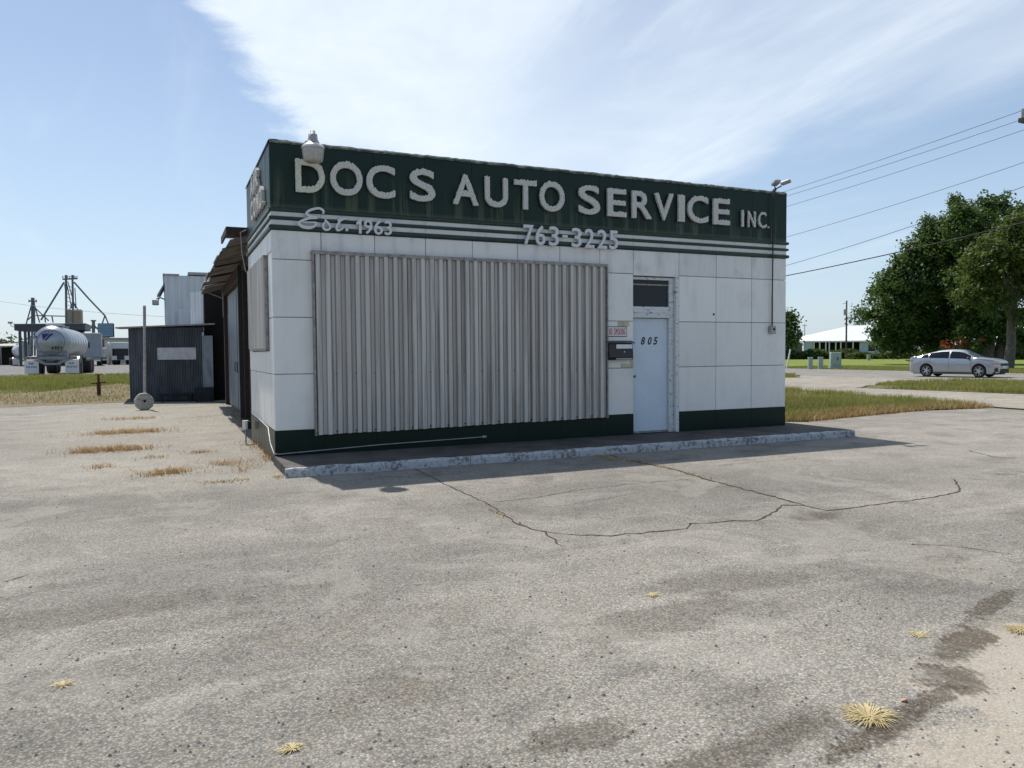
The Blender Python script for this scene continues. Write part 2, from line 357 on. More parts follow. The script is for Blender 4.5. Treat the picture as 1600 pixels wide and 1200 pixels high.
M_roofing = plain("rolled roofing", (0.14, 0.15, 0.14), 0.9, 0, 0.35, 14, 0.4)
M_galv = mat("weathered galvanised sheet", lambda t, out: (lambda v: out(
    t.mix(t.ss(t.noise(t.map(v, (3, 3, 0.6)), 1.4, 6, 0.65), 0.42, 0.68), (0.22, 0.255, 0.29), (0.13, 0.145, 0.165)), 0.5, None, 0.3))(t.obj()))
M_whitem = mat("white ribbed metal", lambda t, out: (lambda v: out(
    t.mix(t.math('MULTIPLY', t.ss(t.noise(t.map(v, (4, 4, 0.4)), 1.2, 6, 0.65), 0.45, 0.75), 0.5), (0.66, 0.70, 0.74), (0.34, 0.35, 0.35)), 0.5))(t.obj()))
M_awn = mat("rusty awning underside", lambda t, out: (lambda v: out(
    t.mix(t.ss(t.noise(v, 1.6, 6, 0.65), 0.50, 0.68), t.mix(t.rnd(), (0.17, 0.15, 0.14), (0.30, 0.29, 0.28)), (0.13, 0.075, 0.045)), 0.7, None, 0.15))(t.obj()))
M_navy = mat("dark corrugated steel", lambda t, out: (lambda v: out(
    t.mix(t.ss(t.noise(t.map(v, (3, 3, 0.7)), 1.5, 6, 0.6), 0.4, 0.7), (0.055, 0.065, 0.082), (0.10, 0.112, 0.132)), 0.5, None, 0.2))(t.obj()))
M_brown = plain("dark brown timber", (0.045, 0.028, 0.022), 0.8, 0, 0.3, 10, 0.2)
M_conc = plain("weathered concrete", (0.42, 0.39, 0.33), 0.9, 0, 0.3, 14, 0.5)
M_void = plain("unlit interior", (0.012, 0.011, 0.010), 0.95)  # near-black tone: shade of interiors, openings and holes put into the colour
def soil(name, a, b, c_, sc_=1.2):
    def fn(t, out):
        v = t.pos(); n = t.noise(v, sc_, 7, 0.65, 0.4); n2 = t.noise(v, sc_ * 9, 5, 0.7)
        out(t.mix(t.math('MULTIPLY', t.ss(n2, 0.42, 0.66), 0.7), t.mix(t.ss(n, 0.35, 0.65), a, b), c_), 0.95, t.bump(n2, 0.7, 0.03), 0, 0.2)
    return mat(name, fn)
M_field = soil("field ground", (0.07, 0.095, 0.026), (0.12, 0.135, 0.04), (0.10, 0.10, 0.05), 0.5)
M_lawn = soil("mown lawn", (0.135, 0.18, 0.028), (0.185, 0.215, 0.038), (0.11, 0.15, 0.03), 0.35)
M_turf = soil("turf soil", (0.13, 0.12, 0.05), (0.10, 0.11, 0.035), (0.17, 0.13, 0.08))
M_litter = soil("dry straw and dirt", (0.17, 0.145, 0.09), (0.13, 0.095, 0.055), (0.25, 0.22, 0.16), 0.9)
def leafy(name, a, b, tr=0.25, sc_=0.5, trc=(0.16, 0.24, 0.03), patch=None):
    def fn(t, out):
        v = t.pos(); n = t.noise(v, sc_, 4, 0.6); n2 = t.noise(v, 9, 2, 0.6)
        f = t.ss(t.math('ADD', t.math('MULTIPLY', n, 0.55), t.math('MULTIPLY', n2, 0.45)), 0.36, 0.64)
        c = t.mix(f, a, b)
        if patch: c = t.mix(t.math('MULTIPLY', t.ss(t.noise(v, 0.55, 6, 0.65, 0.4), 0.50, 0.62), 0.55), c, patch)
        out(c, 0.55, None, 0, 0.35)
        tb = t.new('ShaderNodeBsdfTranslucent'); t.put(tb.inputs[0], t.mix(0.4, c, trc))
        mx = t.new('ShaderNodeMixShader'); mx.inputs[0].default_value = tr
        t.l.new(t.b.outputs[0], mx.inputs[1]); t.l.new(tb.outputs[0], mx.inputs[2]); t.l.new(mx.outputs[0], t.n['Material Output'].inputs[0])
    return mat(name, fn)
M_leafd = leafy("dark green leaves", (0.022, 0.055, 0.014), (0.105, 0.170, 0.036), 0.30, 1.1)
M_leafy = leafy("yellow green leaves", (0.036, 0.065, 0.015), (0.115, 0.155, 0.030), 0.3, 0.8, (0.20, 0.27, 0.04))
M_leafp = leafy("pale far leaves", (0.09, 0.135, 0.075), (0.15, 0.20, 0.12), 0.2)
M_blade = leafy("green grass blades", (0.17, 0.21, 0.045), (0.36, 0.34, 0.10), 0.35, 0.9, (0.36, 0.36, 0.09), (0.34, 0.25, 0.11))
M_straw = leafy("dry grass blades", (0.50, 0.37, 0.17), (0.33, 0.18, 0.085), 0.3, 2.2, (0.55, 0.38, 0.15))
M_flower = leafy("red flowers", (0.5, 0.05, 0.04), (0.6, 0.16, 0.08), 0.2)
M_bark = plain("grey bark", (0.12, 0.10, 0.085), 0.9, 0, 0.4, 4, 0.5)
M_pole = plain("creosote pole", (0.10, 0.075, 0.06), 0.9, 0, 0.3, 3)
M_paintw = plain("faded road paint", (0.50, 0.49, 0.46), 0.8, 0, 0.25, 3)
M_crack = soil("crack debris", (0.055, 0.045, 0.035), (0.035, 0.03, 0.026), (0.12, 0.085, 0.055), 3)
M_yard = pavement("truck yard asphalt", (0.20, 0.20, 0.20), (0.25, 0.25, 0.245), (0.15, 0.15, 0.15), False)

# ------------------------------------------------------------------ the ground and paved areas
xs = np.concatenate([np.arange(-60, 20, 2.0), np.linspace(20, 1500, 14)]); xs = np.concatenate([np.linspace(-1500, -62, 14), xs])
ys = np.concatenate([np.linspace(-400, -14, 8), np.arange(-12, 60, 2.0), np.linspace(62, 2000, 16)])
V = [(a, b, hgt(a, b) - 0.03) for b in ys for a in xs]; n = len(xs)
F = [(j*n+i, j*n+i+1, (j+1)*n+i+1, (j+1)*n+i) for j in range(len(ys)-1) for i in range(n-1)]
tag(raw("ground", V, F, M_field), kind='structure')
def sheet(name, poly, z, mt, step=None):
    """a flat or terrain-following sheet from a ground polygon"""
    bm = bmesh.new(); vs = [bm.verts.new((p[0], p[1], 0)) for p in poly]; bm.faces.new(vs)
    if step:
        x0, x1 = min(p[0] for p in poly), max(p[0] for p in poly); y0, y1 = min(p[1] for p in poly), max(p[1] for p in poly)
        for a in np.arange(x0 + step, x1, step): bmesh.ops.bisect_plane(bm, geom=bm.verts[:]+bm.edges[:]+bm.faces[:], plane_co=(a, 0, 0), plane_no=(1, 0, 0))
        for a in np.arange(y0 + step, y1, step): bmesh.ops.bisect_plane(bm, geom=bm.verts[:]+bm.edges[:]+bm.faces[:], plane_co=(0, a, 0), plane_no=(0, 1, 0))
    for v in bm.verts: v.co.z = hgt(v.co.x, v.co.y) + z
    bmesh.ops.triangulate(bm, faces=bm.faces); bmesh.ops.recalc_face_normals(bm, faces=bm.faces)
    for f in bm.faces:
        if f.normal.z < 0: f.normal_flip()
    me = bpy.data.meshes.new(name); bm.to_mesh(me); bm.free(); me.materials.append(mt)
    return tag(link(name, me, None), kind='structure')
def wobble(poly, amp=0.12, step=0.5):
    o = []
    for i, p in enumerate(poly):
        q = poly[(i+1) % len(poly)]; L = math.hypot(q[0]-p[0], q[1]-p[1]); k = max(1, min(80, int(L/step)))
        for j in range(k):
            f = j/k; a = p[0]+(q[0]-p[0])*f; b = p[1]+(q[1]-p[1])*f
            o.append((a + amp*noise.noise(Vector((a*1.3, b*1.3, 3))), b + amp*noise.noise(Vector((a*1.3, b*1.3, 9)))))
    return o
sheet("parking_lot", wobble([(-60, -60), (19, -60), (19.5, 1.9), (17.3, 2.2), (14.2, 1.75), (12.0, 1.3), (11.0, 2.0), (11, 19), (0, 19.2), (-4, 17.9), (-8, 17.4), (-60, 16)], 0.15), 0.0, M_lot)
sheet("driveway", wobble([(19.55, -60), (26.8, -60), (26.8, 5.5), (26.0, 12.2), (28.5, 13.6), (32, 14.9), (36.6, 15.4), (36.6, 26), (33.3, 22.8), (32.3, 23.6), (32, 30), (32, 60), (22.5, 60), (22.5, 12), (21.2, 5.5), (20.1, 2.0)], 0.15), 0.0, M_drive)
sheet("street", [(36.7, -120), (50, -120), (50, 300), (36.7, 300)], 0.004, M_road)
for xx in (43.1, 47.0):
    rb = wobble([(xx - 0.06, -60), (xx - 0.06, 120), (xx + 0.06, 120), (xx + 0.06, -60)], 0.10, 3)
    tag(sheet("tar_seam", rb, 0.008, M_wire), "black tar seam")
sheet("lawn", [(50.1, -120), (210, -120), (210, 300), (50.1, 300)], -0.01, M_lawn)
sheet("verge_soil", wobble([(11.05, 2.05), (12.05, 1.4), (14.2, 1.85), (17.3, 2.3), (19.6, 2.0), (21.1, 5.6), (22.4, 12), (22.4, 60), (11.05, 60)], 0.12), -0.006, M_turf)
sheet("island_soil", wobble([(26.1, 12.1), (28.5, 13.4), (32, 14.7), (36.5, 15.2), (36.6, 5), (36.6, -60), (26.9, -60), (26.9, 5.6)], 0.15), 0.01, M_turf)
sheet("corner_soil", wobble([(32.5, 23.7), (33.3, 23.0), (36.5, 26.2), (36.5, 60), (32.2, 60), (32.2, 30)], 0.15), 0.01, M_turf)
sheet("litter_strip", wobble([(-60, 16.1), (-8, 17.5), (-4, 18), (0, 19.3), (-1.6, 21), (-2.4, 27), (-3.6, 30.0), (-6.6, 25.5), (-60, 24)], 0.25), 0.0, M_litter, 2.0)
sheet("yard_pavement", [(-120, 39.2), (6, 39.2), (6, 170), (-120, 170)], 0.0, M_yard, 4.0)
def line(a, b, wd, name="parking_line"):
    a = Vector(a); b = Vector(b); d = (b - a).normalized(); n_ = Vector((-d.y, d.x)) * wd / 2
    sheet(name, [(a + n_), (b + n_), (b - n_), (a - n_)], 0.006, M_paintw)
for dx in (-17.6, -13.9, -7.6, -3.9): line((dx, 39.6), (dx + 3.2, 52), 0.14)

# slab and painted kerb in front of the shop
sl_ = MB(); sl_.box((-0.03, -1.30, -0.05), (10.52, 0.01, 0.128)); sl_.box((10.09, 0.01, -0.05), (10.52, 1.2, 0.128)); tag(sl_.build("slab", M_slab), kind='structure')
kx = [-0.05, 2.62, 4.02, 5.6, 6.9, 8.3, 9.4, 10.53]
for a, b in zip(kx[:-1], kx[1:]):
    kb = MB(); n_ = max(3, int((b - a) / 0.06)); prof = [(-1.365, -0.05), (-1.36, 0.095), (-1.345, 0.118), (-1.30, 0.128), (-1.30, -0.05)]
    v = []; 
    for i in range(n_ + 1):
        xx = a + 0.006 + (b - a - 0.012) * i / n_
        for (yy, zz_) in prof:
            k = 0.016 * noise.noise(Vector((xx * 6, yy * 8, zz_ * 9))) if zz_ > 0.05 else 0
            v.append((xx, yy + k, zz_ + k * 0.6))
    f = [(i*5+j, (i+1)*5+j, (i+1)*5+(j+1) % 5, i*5+(j+1) % 5) for i in range(n_) for j in range(5)] + [(0, 1, 2, 3, 4), tuple(n_*5+j for j in range(5))]
    kb.add(v, f); tag(kb.build("kerb", M_chip), kind='structure')

# ------------------------------------------------------------------ the shop
shop = thing("auto_shop", (0, 0, 0), "small flat roofed white tiled auto shop with a dark green fascia and boarded front", "shop")
XC = [0.0, 0.734, 1.568, 2.406, 3.221, 4.051, 4.869, 5.682, 6.394, 7.418, 8.301, 9.186, 10.08]
ZR = [0.13, 0.506, 1.363, 2.223, 3.092, 3.53]
SD = 3.54
shell = MB()
shell.box((0.03, 0.03, 0.0), (6.40, 0.20, 3.9)); shell.box((7.41, 0.03, 0.0), (10.05, 0.20, 3.9)); shell.box((6.40, 0.03, 3.05), (7.41, 0.20, 3.9))
shell.box((0.03, 0.20, 0.0), (0.20, SD, 3.9)); shell.box((9.88, 0.20, 0.0), (10.05, SD + 5, 3.9)); shell.box((0.2, SD + 4.83, 0), (9.88, SD + 5, 3.9))
shell.box((0.03, 0.03, 3.9), (10.05, 0.2, 4.80)); shell.box((0.03, 0.2, 3.9), (0.2, SD - 0.03, 4.80)); shell.box((9.88, 0.2, 3.9), (10.05, SD, 4.80))
shell.build("wall", M_dark, shop)
MB().box((0.2, 0.2, 4.35), (9.88, SD + 4.8, 4.45)).build("roof", M_roofing, shop)
g = 0.0045
def panel(a, b, z0, z1, mt, face='front', name="wall_panel", ch=0.006, proud=0.0):
    q = MB(); g = 0.0045 if name == "wall_panel" else 0.0012; ch = ch if name == "wall_panel" else 0.003
    j = (hash((round(a, 2), round(z0, 2), face)) % 7 - 3) * 0.0006
    if face == 'front': q.box((a + g, 0.0 - proud + j, z0 + g), (b - g, 0.029, z1 - g), None, ch)
    else: q.box((0.0 - proud + j, a + g, z0 + g), (0.029, b - g, z1 - g), None, ch)
    return q.build(name, mt, shop)
for i in range(12):
    a, b = XC[i], XC[i+1]
    panel(a, b, 3.092 if not (i == 8) else 3.06, 3.528, M_whitehi)
    panel(a, b, 3.862, 4.835, M_fascia, name="fascia_panel", proud=0.004)
    for (z0, z1) in ((3.602, 3.680), (3.732, 3.802)): panel(a, b, z0, z1, M_stripe, name="white_stripe", ch=0.003)
cols = [(0.0, 0.640), (5.682, 6.394), (7.418, 8.301), (8.301, 9.186), (9.186, 10.08)]
for (a, b) in cols:
    for k in (1, 2, 3): panel(a, b, ZR[k], ZR[k+1], M_white)
for i in range(12):
    if i != 8: panel(XC[i], XC[i+1], 0.132, 0.506, M_green, name="base_panel", proud=0.004)
YS = [0.0, 0.5, 1.36, 2.22, 3.08, SD]
for i in range(5):
    a, b = YS[i] + (0.03 if i == 0 else 0), YS[i+1]
    panel(a, b, 3.21, 3.528, M_whitehi, 'side'); panel(a, b, 3.862, 4.835, M_fascia, 'side', "fascia_panel", proud=0.004)
    for (z0, z1) in ((3.602, 3.680), (3.732, 3.802)): panel(a, b, z0, z1, M_stripe, 'side', "white_stripe", 0.003)
    for (z0, z1) in ((0.506, 1.363), (1.363, 1.72 if i in (1, 2, 3) else 2.223)): panel(a, b, z0, z1, M_white, 'side')
    if i in (0, 4): panel(a, b, 2.223, 3.21, M_white, 'side')
    panel(a, b, 0.02, 0.506, M_green, 'side', "base_panel", proud=0.004)
for zc, rr in ((3.832, 0.030), (3.706, 0.025), (3.566, 0.034)):
    q = MB(); prof = [(rr * 0.75 * math.cos(u), rr * math.sin(u)) for u in np.linspace(-math.pi/2, math.pi/2, 7)]
    path = [((10.10, SD), (1, 0)), ((10.10, -0.012), (0.7, -0.7)), ((-0.012, -0.012), (-0.7, -0.7)), ((-0.012, SD), (-1, 0))]
    v = []
    for (px_, py_), (nx, ny) in path:
        s_ = 1.0 if abs(nx) == 1 or nx == 0 else 1.414
        for (o_, h_) in prof: v.append((px_ + nx * o_ * s_, py_ + ny * o_ * s_, zc + h_))
    q.add(v, [(i*7+j, (i+1)*7+j, (i+1)*7+j+1, i*7+j+1) for i in range(3) for j in range(6)], False); q.build("trim_rib", M_rib, shop)
cap = MB()                                                   # rolled roofing folded over the parapet, uneven edge
def capstrip(p, q_, nrm, n_=160):
    v = []
    for i in range(n_ + 1):
        f = i / n_; c = Vector(p).lerp(Vector(q_), f); k = 0.007 * noise.noise(c * 3) + 0.007 * noise.noise(c * 14)
        for (o_, h_) in ((0.012, -0.035 + k), (0.016, -0.006), (-0.01, 0.022 + k * 1.4), (-0.10, 0.028 + k), (-0.24, 0.01), (-0.24, -0.3)):
            v.append((c.x + nrm[0] * o_, c.y + nrm[1] * o_, 4.842 + h_))
    cap.add(v, [(i*6+j, (i+1)*6+j, (i+1)*6+j+1, i*6+j+1) for i in range(n_) for j in range(5)])
capstrip((-0.004, -0.006, 0), (10.06, -0.006, 0), (0, -1)); capstrip((-0.006, SD, 0), (-0.006, -0.004, 0), (-1, 0), 60); capstrip((10.07, 0, 0), (10.07, SD, 0), (1, 0), 60)
cap.build("parapet_cap", mat("green parapet capping", lambda t, out: out(t.mix(t.ss(t.noise(t.pos(), 5, 6, 0.7), 0.42, 0.62), (0.035, 0.06, 0.045), (0.20, 0.22, 0.20)), 0.8)), shop)
# storm shutter of interlocked aluminium sheets over the shop window
def shutter(x0, x1, z0, z1, n_, axis):
    base = bpy.data.objects.new("storm_shutter", None); col.objects.link(base); base.parent = shop; base.location = (0, 0, 0)
    wd = (x1 - x0) / n_
    prof = [(k + p, d) for k in (0.0, 0.154) for (p, d) in ((0.0, 0.0), (0.008, 0.0), (0.018, 0.062), (0.078, 0.062), (0.090, 0.002), (0.106, 0.002), (0.111, 0.022), (0.122, 0.022), (0.127, 0.0), (0.1535, 0.0))]
    prof[-1] = (0.308, 0.006)
    for i in range(n_):
        a = x0 + i * wd; zb = z0 + random.uniform(-0.006, 0.006) + 0.055 * i / n_ * (1 if axis == 'front' else 0); lift = (0.03 if axis == 'front' else 0.008) + random.uniform(-.003, .003)
        q = MB(); v = []
        for (pp, dd) in prof:
            xx = a + pp / 0.308 * wd
            for zz_ in (zb, z1): v.append((xx, -lift - dd, zz_) if axis == 'front' else (-lift - dd, xx, zz_))
        m_ = len(prof); q.add(v, [(2*j, 2*j+2, 2*j+3, 2*j+1) for j in range(m_-1)]); q.build("metal_sheet", M_alu, base)
        if axis == 'front':
            q = MB(); q.cyl((a + 0.004, -0.04, zb + 0.035), (a + 0.004, -0.062, zb + 0.035), 0.012, 8)
            q.cyl((a + 0.004, -0.04, 1.36), (a + 0.004, -0.055, 1.36), 0.008, 6); q.build("bolt", M_wire, base)
    q = MB()
    if axis == 'front':
        q.box((x0 - 0.04, -0.095, z1 - 0.004), (x1 + 0.02, -0.004, z1 + 0.05)); q.box((x0 - 0.03, -0.10, z0 - 0.01), (x0 - 0.004, -0.006, z1 - 0.006)); q.box((x1 + 0.004, -0.09, z0 + 0.04), (x1 + 0.025, -0.006, z1 - 0.006))
    else:
        q.box((-0.065, x0 - 0.03, z1), (-0.004, x1 + 0.02, z1 + 0.03)); q.box((-0.045, x0 - 0.025, z0 - 0.03), (-0.004, x0 - 0.004, z1 - 0.004)); q.box((-0.05, x0 - 0.02, z0 - 0.035), (-0.004, x1, z0 - 0.003))
    q.build("shutter_rail", M_trim, base)
shutter(0.612, 5.775, 0.425, 3.185, 17, 'front'); shutter(0.53, 3.12, 1.76, 3.175, 9, 'side')
# doorway: recessed door, peeling frame, transom window
q = MB(); q.box((7.235, 0.06, 0.13), (7.33, 0.125, 3.04)); q.box((7.335, -0.01, 0.13), (7.412, 0.20, 3.06)); q.build("door_frame", M_peel, shop)
for nm, a, b in (("transom_rail", (6.402, 0.055, 2.31), (7.23, 0.128, 2.50)), ("transom_moulding", (6.402, 0.035, 2.385), (7.232, 0.054, 2.44)), ("head_rail", (6.402, 0.055, 3.00), (7.334, 0.128, 3.055)), ("door_head", (6.402, 0.03, 2.292), (7.23, 0.054, 2.33))):
    q = MB(); q.box(a, b); q.build(nm, M_peel, shop)
q = MB(); q.box((6.402, 0.10, 2.502), (7.232, 0.112, 2.998)); win = q.build("transom_window", M_glass, shop)
q = MB(); q.box((6.402, 0.094, 2.90), (7.232, 0.099, 2.925)); q.build("glazing_bar", M_trim, win)
q = MB(); q.box((6.405, 0.115, 0.165), (7.232, 0.16, 2.285), None, 0.004); dr = q.build("door", M_door, shop)
q = MB(); q.box((6.42, 0.10, 0.13), (7.24, 0.19, 0.163)); q.build("threshold", M_trim, shop)
q = MB(); q.cyl((6.47, 0.115, 1.20), (6.47, 0.08, 1.20), 0.015, 10); q.sphere((6.47, 0.065, 1.20), 0.026, 10, 6); q.build("handle", M_trim, dr)
q = MB(); q.tube([(7.22, 0.10, 0.42), (7.26, 0.03, 0.25), (7.34, -0.06, 0.145)], 0.008, 6); q.build("loose_strip", M_signw, shop)
q = MB(); q.cyl((8.24, -0.004, 2.375), (8.24, 0.0, 2.375), 0.022, 10); q.build("drill_hole", M_void, shop)
for (a, b, c_, d) in ((6.05, 6.30, 2.13, 2.215), (6.12, 6.385, 1.368, 1.44), (6.31, 6.385, 1.44, 1.56)): 
    q = MB(); q.box((a, -0.0045, c_), (b, -0.001, d)); q.build("tape_residue", M_tape, shop)
q = MB(); q.box((0.2, SD - 0.2, 4.45), (9.88, SD, 4.80)); q.build("parapet", M_roofing, shop)

# ------------------------------------------------------------------ lettering
GC = {'1': [[(.19, 0), (.35, 0), (.35, .72), (.23, .72), (0, .55), (0, .42), (.19, .52)]]}
def glyph(ch):
    """outline loops of a character from Blender's built-in face, in em units"""
    if ch in GC: return GC[ch]
    c = bpy.data.curves.new("glyph", "FONT"); c.body = ch; c.size = 1; c.resolution_u = 6
    o = bpy.data.objects.new("glyph", c); col.objects.link(o); bpy.context.view_layer.update()
    from mathutils.geometry import interpolate_bezier
    loops = []
    for sp in o.to_curve(bpy.context.evaluated_depsgraph_get()).splines:
        P = sp.bezier_points; l = []
        for i in range(len(P)):
            A_, B_ = P[i], P[(i+1) % len(P)]; d0 = (B_.co - A_.co)
            straight = d0.length < 1e-6 or (abs((A_.handle_right-A_.co).cross(d0).z) < 1e-5 and abs((B_.handle_left-B_.co).cross(d0).z) < 1e-5)
            l += [(p.x, p.y) for p in (([A_.co]) if straight else interpolate_bezier(A_.co, A_.handle_right, B_.handle_left, B_.co, 8)[:-1])]
        l = [p for k, p in enumerate(l) if math.hypot(p[0]-l[k-1][0], p[1]-l[k-1][1]) > 1e-5]
        loops.append(l)
    o.to_curve_clear(); bpy.data.objects.remove(o); bpy.data.curves.remove(c)
    def area(l): return sum(l[i][0]*l[(i+1) % len(l)][1]-l[(i+1) % len(l)][0]*l[i][1] for i in range(len(l)))/2
    loops.sort(key=lambda l: -abs(area(l)))
    def inside(pt, l):
        r = False
        for i in range(len(l)):
            (x1, y1), (x2, y2) = l[i], l[i-1]
            if (y1 > pt[1]) != (y2 > pt[1]) and pt[0] < (x2-x1)*(pt[1]-y1)/(y2-y1)+x1: r = not r
        return r
    res = []
    for i, l in enumerate(loops):
        hole = any(inside(l[0], k) for k in loops[:i])
        if (area(l) > 0) == hole: l = l[::-1]           # outer loops counter-clockwise, holes clockwise
        res.append(l)
    GC[ch] = res; return res
def letter_mesh(ch, x0, x1, z0, z1, y0, depth, bold=0.0, rough=0.0, mt=None, parent=None, name="letter", seed=0, side=False, slant=0.0, step=0.012, ragtop=0.0):
    loops = glyph(ch)
    ax = [p[0] for l in loops for p in l]; ay = [p[1] for l in loops for p in l]
    a0, a1, b0, b1 = min(ax), max(ax), min(ay), max(ay)
    if a1 - a0 < 1e-4: return
    W, H = (x1 - x0 - 2*bold), (z1 - z0 - 2*bold)
    out = []
    for l in loops:
        l2 = [((p[0]-a0)/(a1-a0)*W + bold, (p[1]-b0)/(b1-b0)*H + bold) for p in l]
        r_ = []
        for i in range(len(l2)):
            p, q_ = l2[i], l2[(i+1) % len(l2)]; L = math.hypot(q_[0]-p[0], q_[1]-p[1]); k = max(1, int(L/step)) if rough or ragtop else 1
            for j in range(k): r_.append((p[0]+(q_[0]-p[0])*j/k, p[1]+(q_[1]-p[1])*j/k))
        n_ = len(r_); o2 = []
        for i in range(n_):
            pa, pc, pb = Vector(r_[i-1]), Vector(r_[i]), Vector(r_[(i+1) % n_])
            e1 = (pc-pa); e2 = (pb-pc)
            if e1.length < 1e-7 or e2.length < 1e-7: continue
            n1_ = Vector((e1.y, -e1.x)).normalized(); n2_ = Vector((e2.y, -e2.x)).normalized(); nn = (n1_+n2_)
            if nn.length < 0.2: nn = n1_
            nn = nn.normalized() * min(1.4, 1/max(0.5, nn.normalized().dot(n1_)))
            d = bold
            if rough:
                vv = Vector((pc.x*38, pc.y*38, seed*7.7)); d += rough*noise.noise(vv) + rough*0.8*noise.noise(vv*2.6)
            pt = pc + nn*d
            if ragtop and nn.y > 0.3: pt = pt + Vector((0, ragtop*max(0, noise.noise(Vector((pc.x*60, pc.y*9, seed*3.1)))+0.25)))
            o2.append((pt.x + slant*pt.y, pt.y))
        out.append(o2)
    from mathutils.geometry import delaunay_2d_cdt
    flat = [p for l in out for p in l]; fl = []; k = 0
    for l in out: fl.append(list(range(k, k+len(l)))); k += len(l)
    cv, _, cf, *_r = delaunay_2d_cdt([Vector(p) for p in flat], [(l[i-1], l[i]) for l in fl for i in range(len(l))], [], 2, 1e-6)
    n_ = len(flat); v = [(x0+p[0], y0-depth, z0+p[1]) for p in flat] + [(x0+p[0], y0, z0+p[1]) for p in flat] + [(x0+p[0], y0-depth, z0+p[1]) for p in cv]
    def within(px_, pz_):
        r = False
        for l in out:
            for i in range(len(l)):
                (xa, ya), (xb, yb) = l[i], l[i-1]
                if (ya > pz_) != (yb > pz_) and px_ < (xb-xa)*(pz_-ya)/(yb-ya)+xa: r = not r
        return r
    f = [tuple(2*n_+i for i in t_) for t_ in cf if within(sum(cv[i][0] for i in t_)/len(t_), sum(cv[i][1] for i in t_)/len(t_))]; k = 0
    for l in out:
        m_ = len(l)
        f += [(k+i, k+(i+1) % m_, n_+k+(i+1) % m_, n_+k+i) for i in range(m_)]; k += m_
    if side: v = [(p[1], SD - p[0], p[2]) for p in v]
    q = MB(); q.add(v, f); return q.build(name, mt, parent, merge=True)
sgn = thing("fascia_lettering", (0.36, -0.03, 4.09), "large ragged white foam letters reading DOCS AUTO SERVICE INC. along the green fascia", "sign lettering")
L1 = [('D', .362, .795), ('O', .877, 1.374), ('C', 1.435, 1.895), ('S', 2.134, 2.563), ('A', 2.869, 3.308), ('U', 3.431, 3.847), ('T', 3.967, 4.389), ('O', 4.447, 4.929),
      ('S', 5.214, 5.647), ('E', 5.805, 6.203), ('R', 6.324, 6.745), ('V', 6.821, 7.234), ('I', 7.353, 7.497), ('C', 7.567, 8.05), ('E', 8.169, 8.573)]
for k, (ch, a, b) in enumerate(L1):
    letter_mesh(ch, a, b, 4.10, 4.585 + (0.02 if ch in 'OCS' else 0), -0.03, 0.045, 0.009, 0.0045, M_foamy if k == 0 else M_foam, sgn, "letter", k+1, ragtop=0.032)
for k, (ch, a, b) in enumerate([('I', 8.872, 8.925), ('N', 9.031, 9.222), ('C', 9.294, 9.50), ('.', 9.535, 9.57)]):
    letter_mesh(ch, a, b, 4.10, 4.415 if ch != '.' else 4.14, -0.03, 0.035, 0.003, 0.012, M_foam, sgn, "small_letter", k+30)
sg2 = thing("side_lettering", (-0.03, 1.2, 4.05), "grey ragged letters AIR COND. on the sunlit green side fascia", "sign lettering")
for k, (ch, a, b) in enumerate([('A', 1.30, 1.68), ('I', 1.80, 1.90), ('R', 2.02, 2.42)]): letter_mesh(ch, a, b, 4.40, 4.72, -0.012, 0.05, 0.014, 0.006, M_foam, sg2, "letter", k+50, True, ragtop=0.02)
for k, (ch, a, b) in enumerate([('C', 1.28, 1.62), ('O', 1.70, 2.05), ('N', 2.16, 2.48), ('D', 2.60, 2.94), ('.', 3.0, 3.06)]): letter_mesh(ch, a, b, 3.98, 4.30 if ch != '.' else 4.03, -0.012, 0.05, 0.014, 0.006, M_foam, sg2, "letter", k+60, True, ragtop=0.02)
sg3 = thing("phone_number", (4.13, -0.06, 3.51), "raised white phone number 763-3225 across the green and white stripes", "sign lettering")
for k, (ch, a, b) in enumerate([('7', 4.133, 4.322), ('6', 4.363, 4.551), ('3', 4.622, 4.813), ('-', 4.886, 4.985), ('3', 5.071, 5.268), ('2', 5.334, 5.524), ('2', 5.591, 5.789), ('5', 5.838, 6.022)]):
    letter_mesh(ch, a, b, 3.51 if ch != '-' else 3.668, 3.845 if ch != '-' else 3.708, -0.045, 0.03, 0.005, 0, M_plast, sg3, "digit", k)
sg4 = thing("established_sign", (0.37, -0.06, 3.53), "small white script Est. 1963 over the stripes at the left corner", "sign lettering")
for k, (ch, a, b) in enumerate([('1', 1.269, 1.346), ('9', 1.388, 1.519), ('6', 1.545, 1.683), ('3', 1.714, 1.832)]):
    letter_mesh(ch, a, b, 3.532, 3.752, -0.045, 0.025, 0.004, 0, M_plast, sg4, "digit", k)
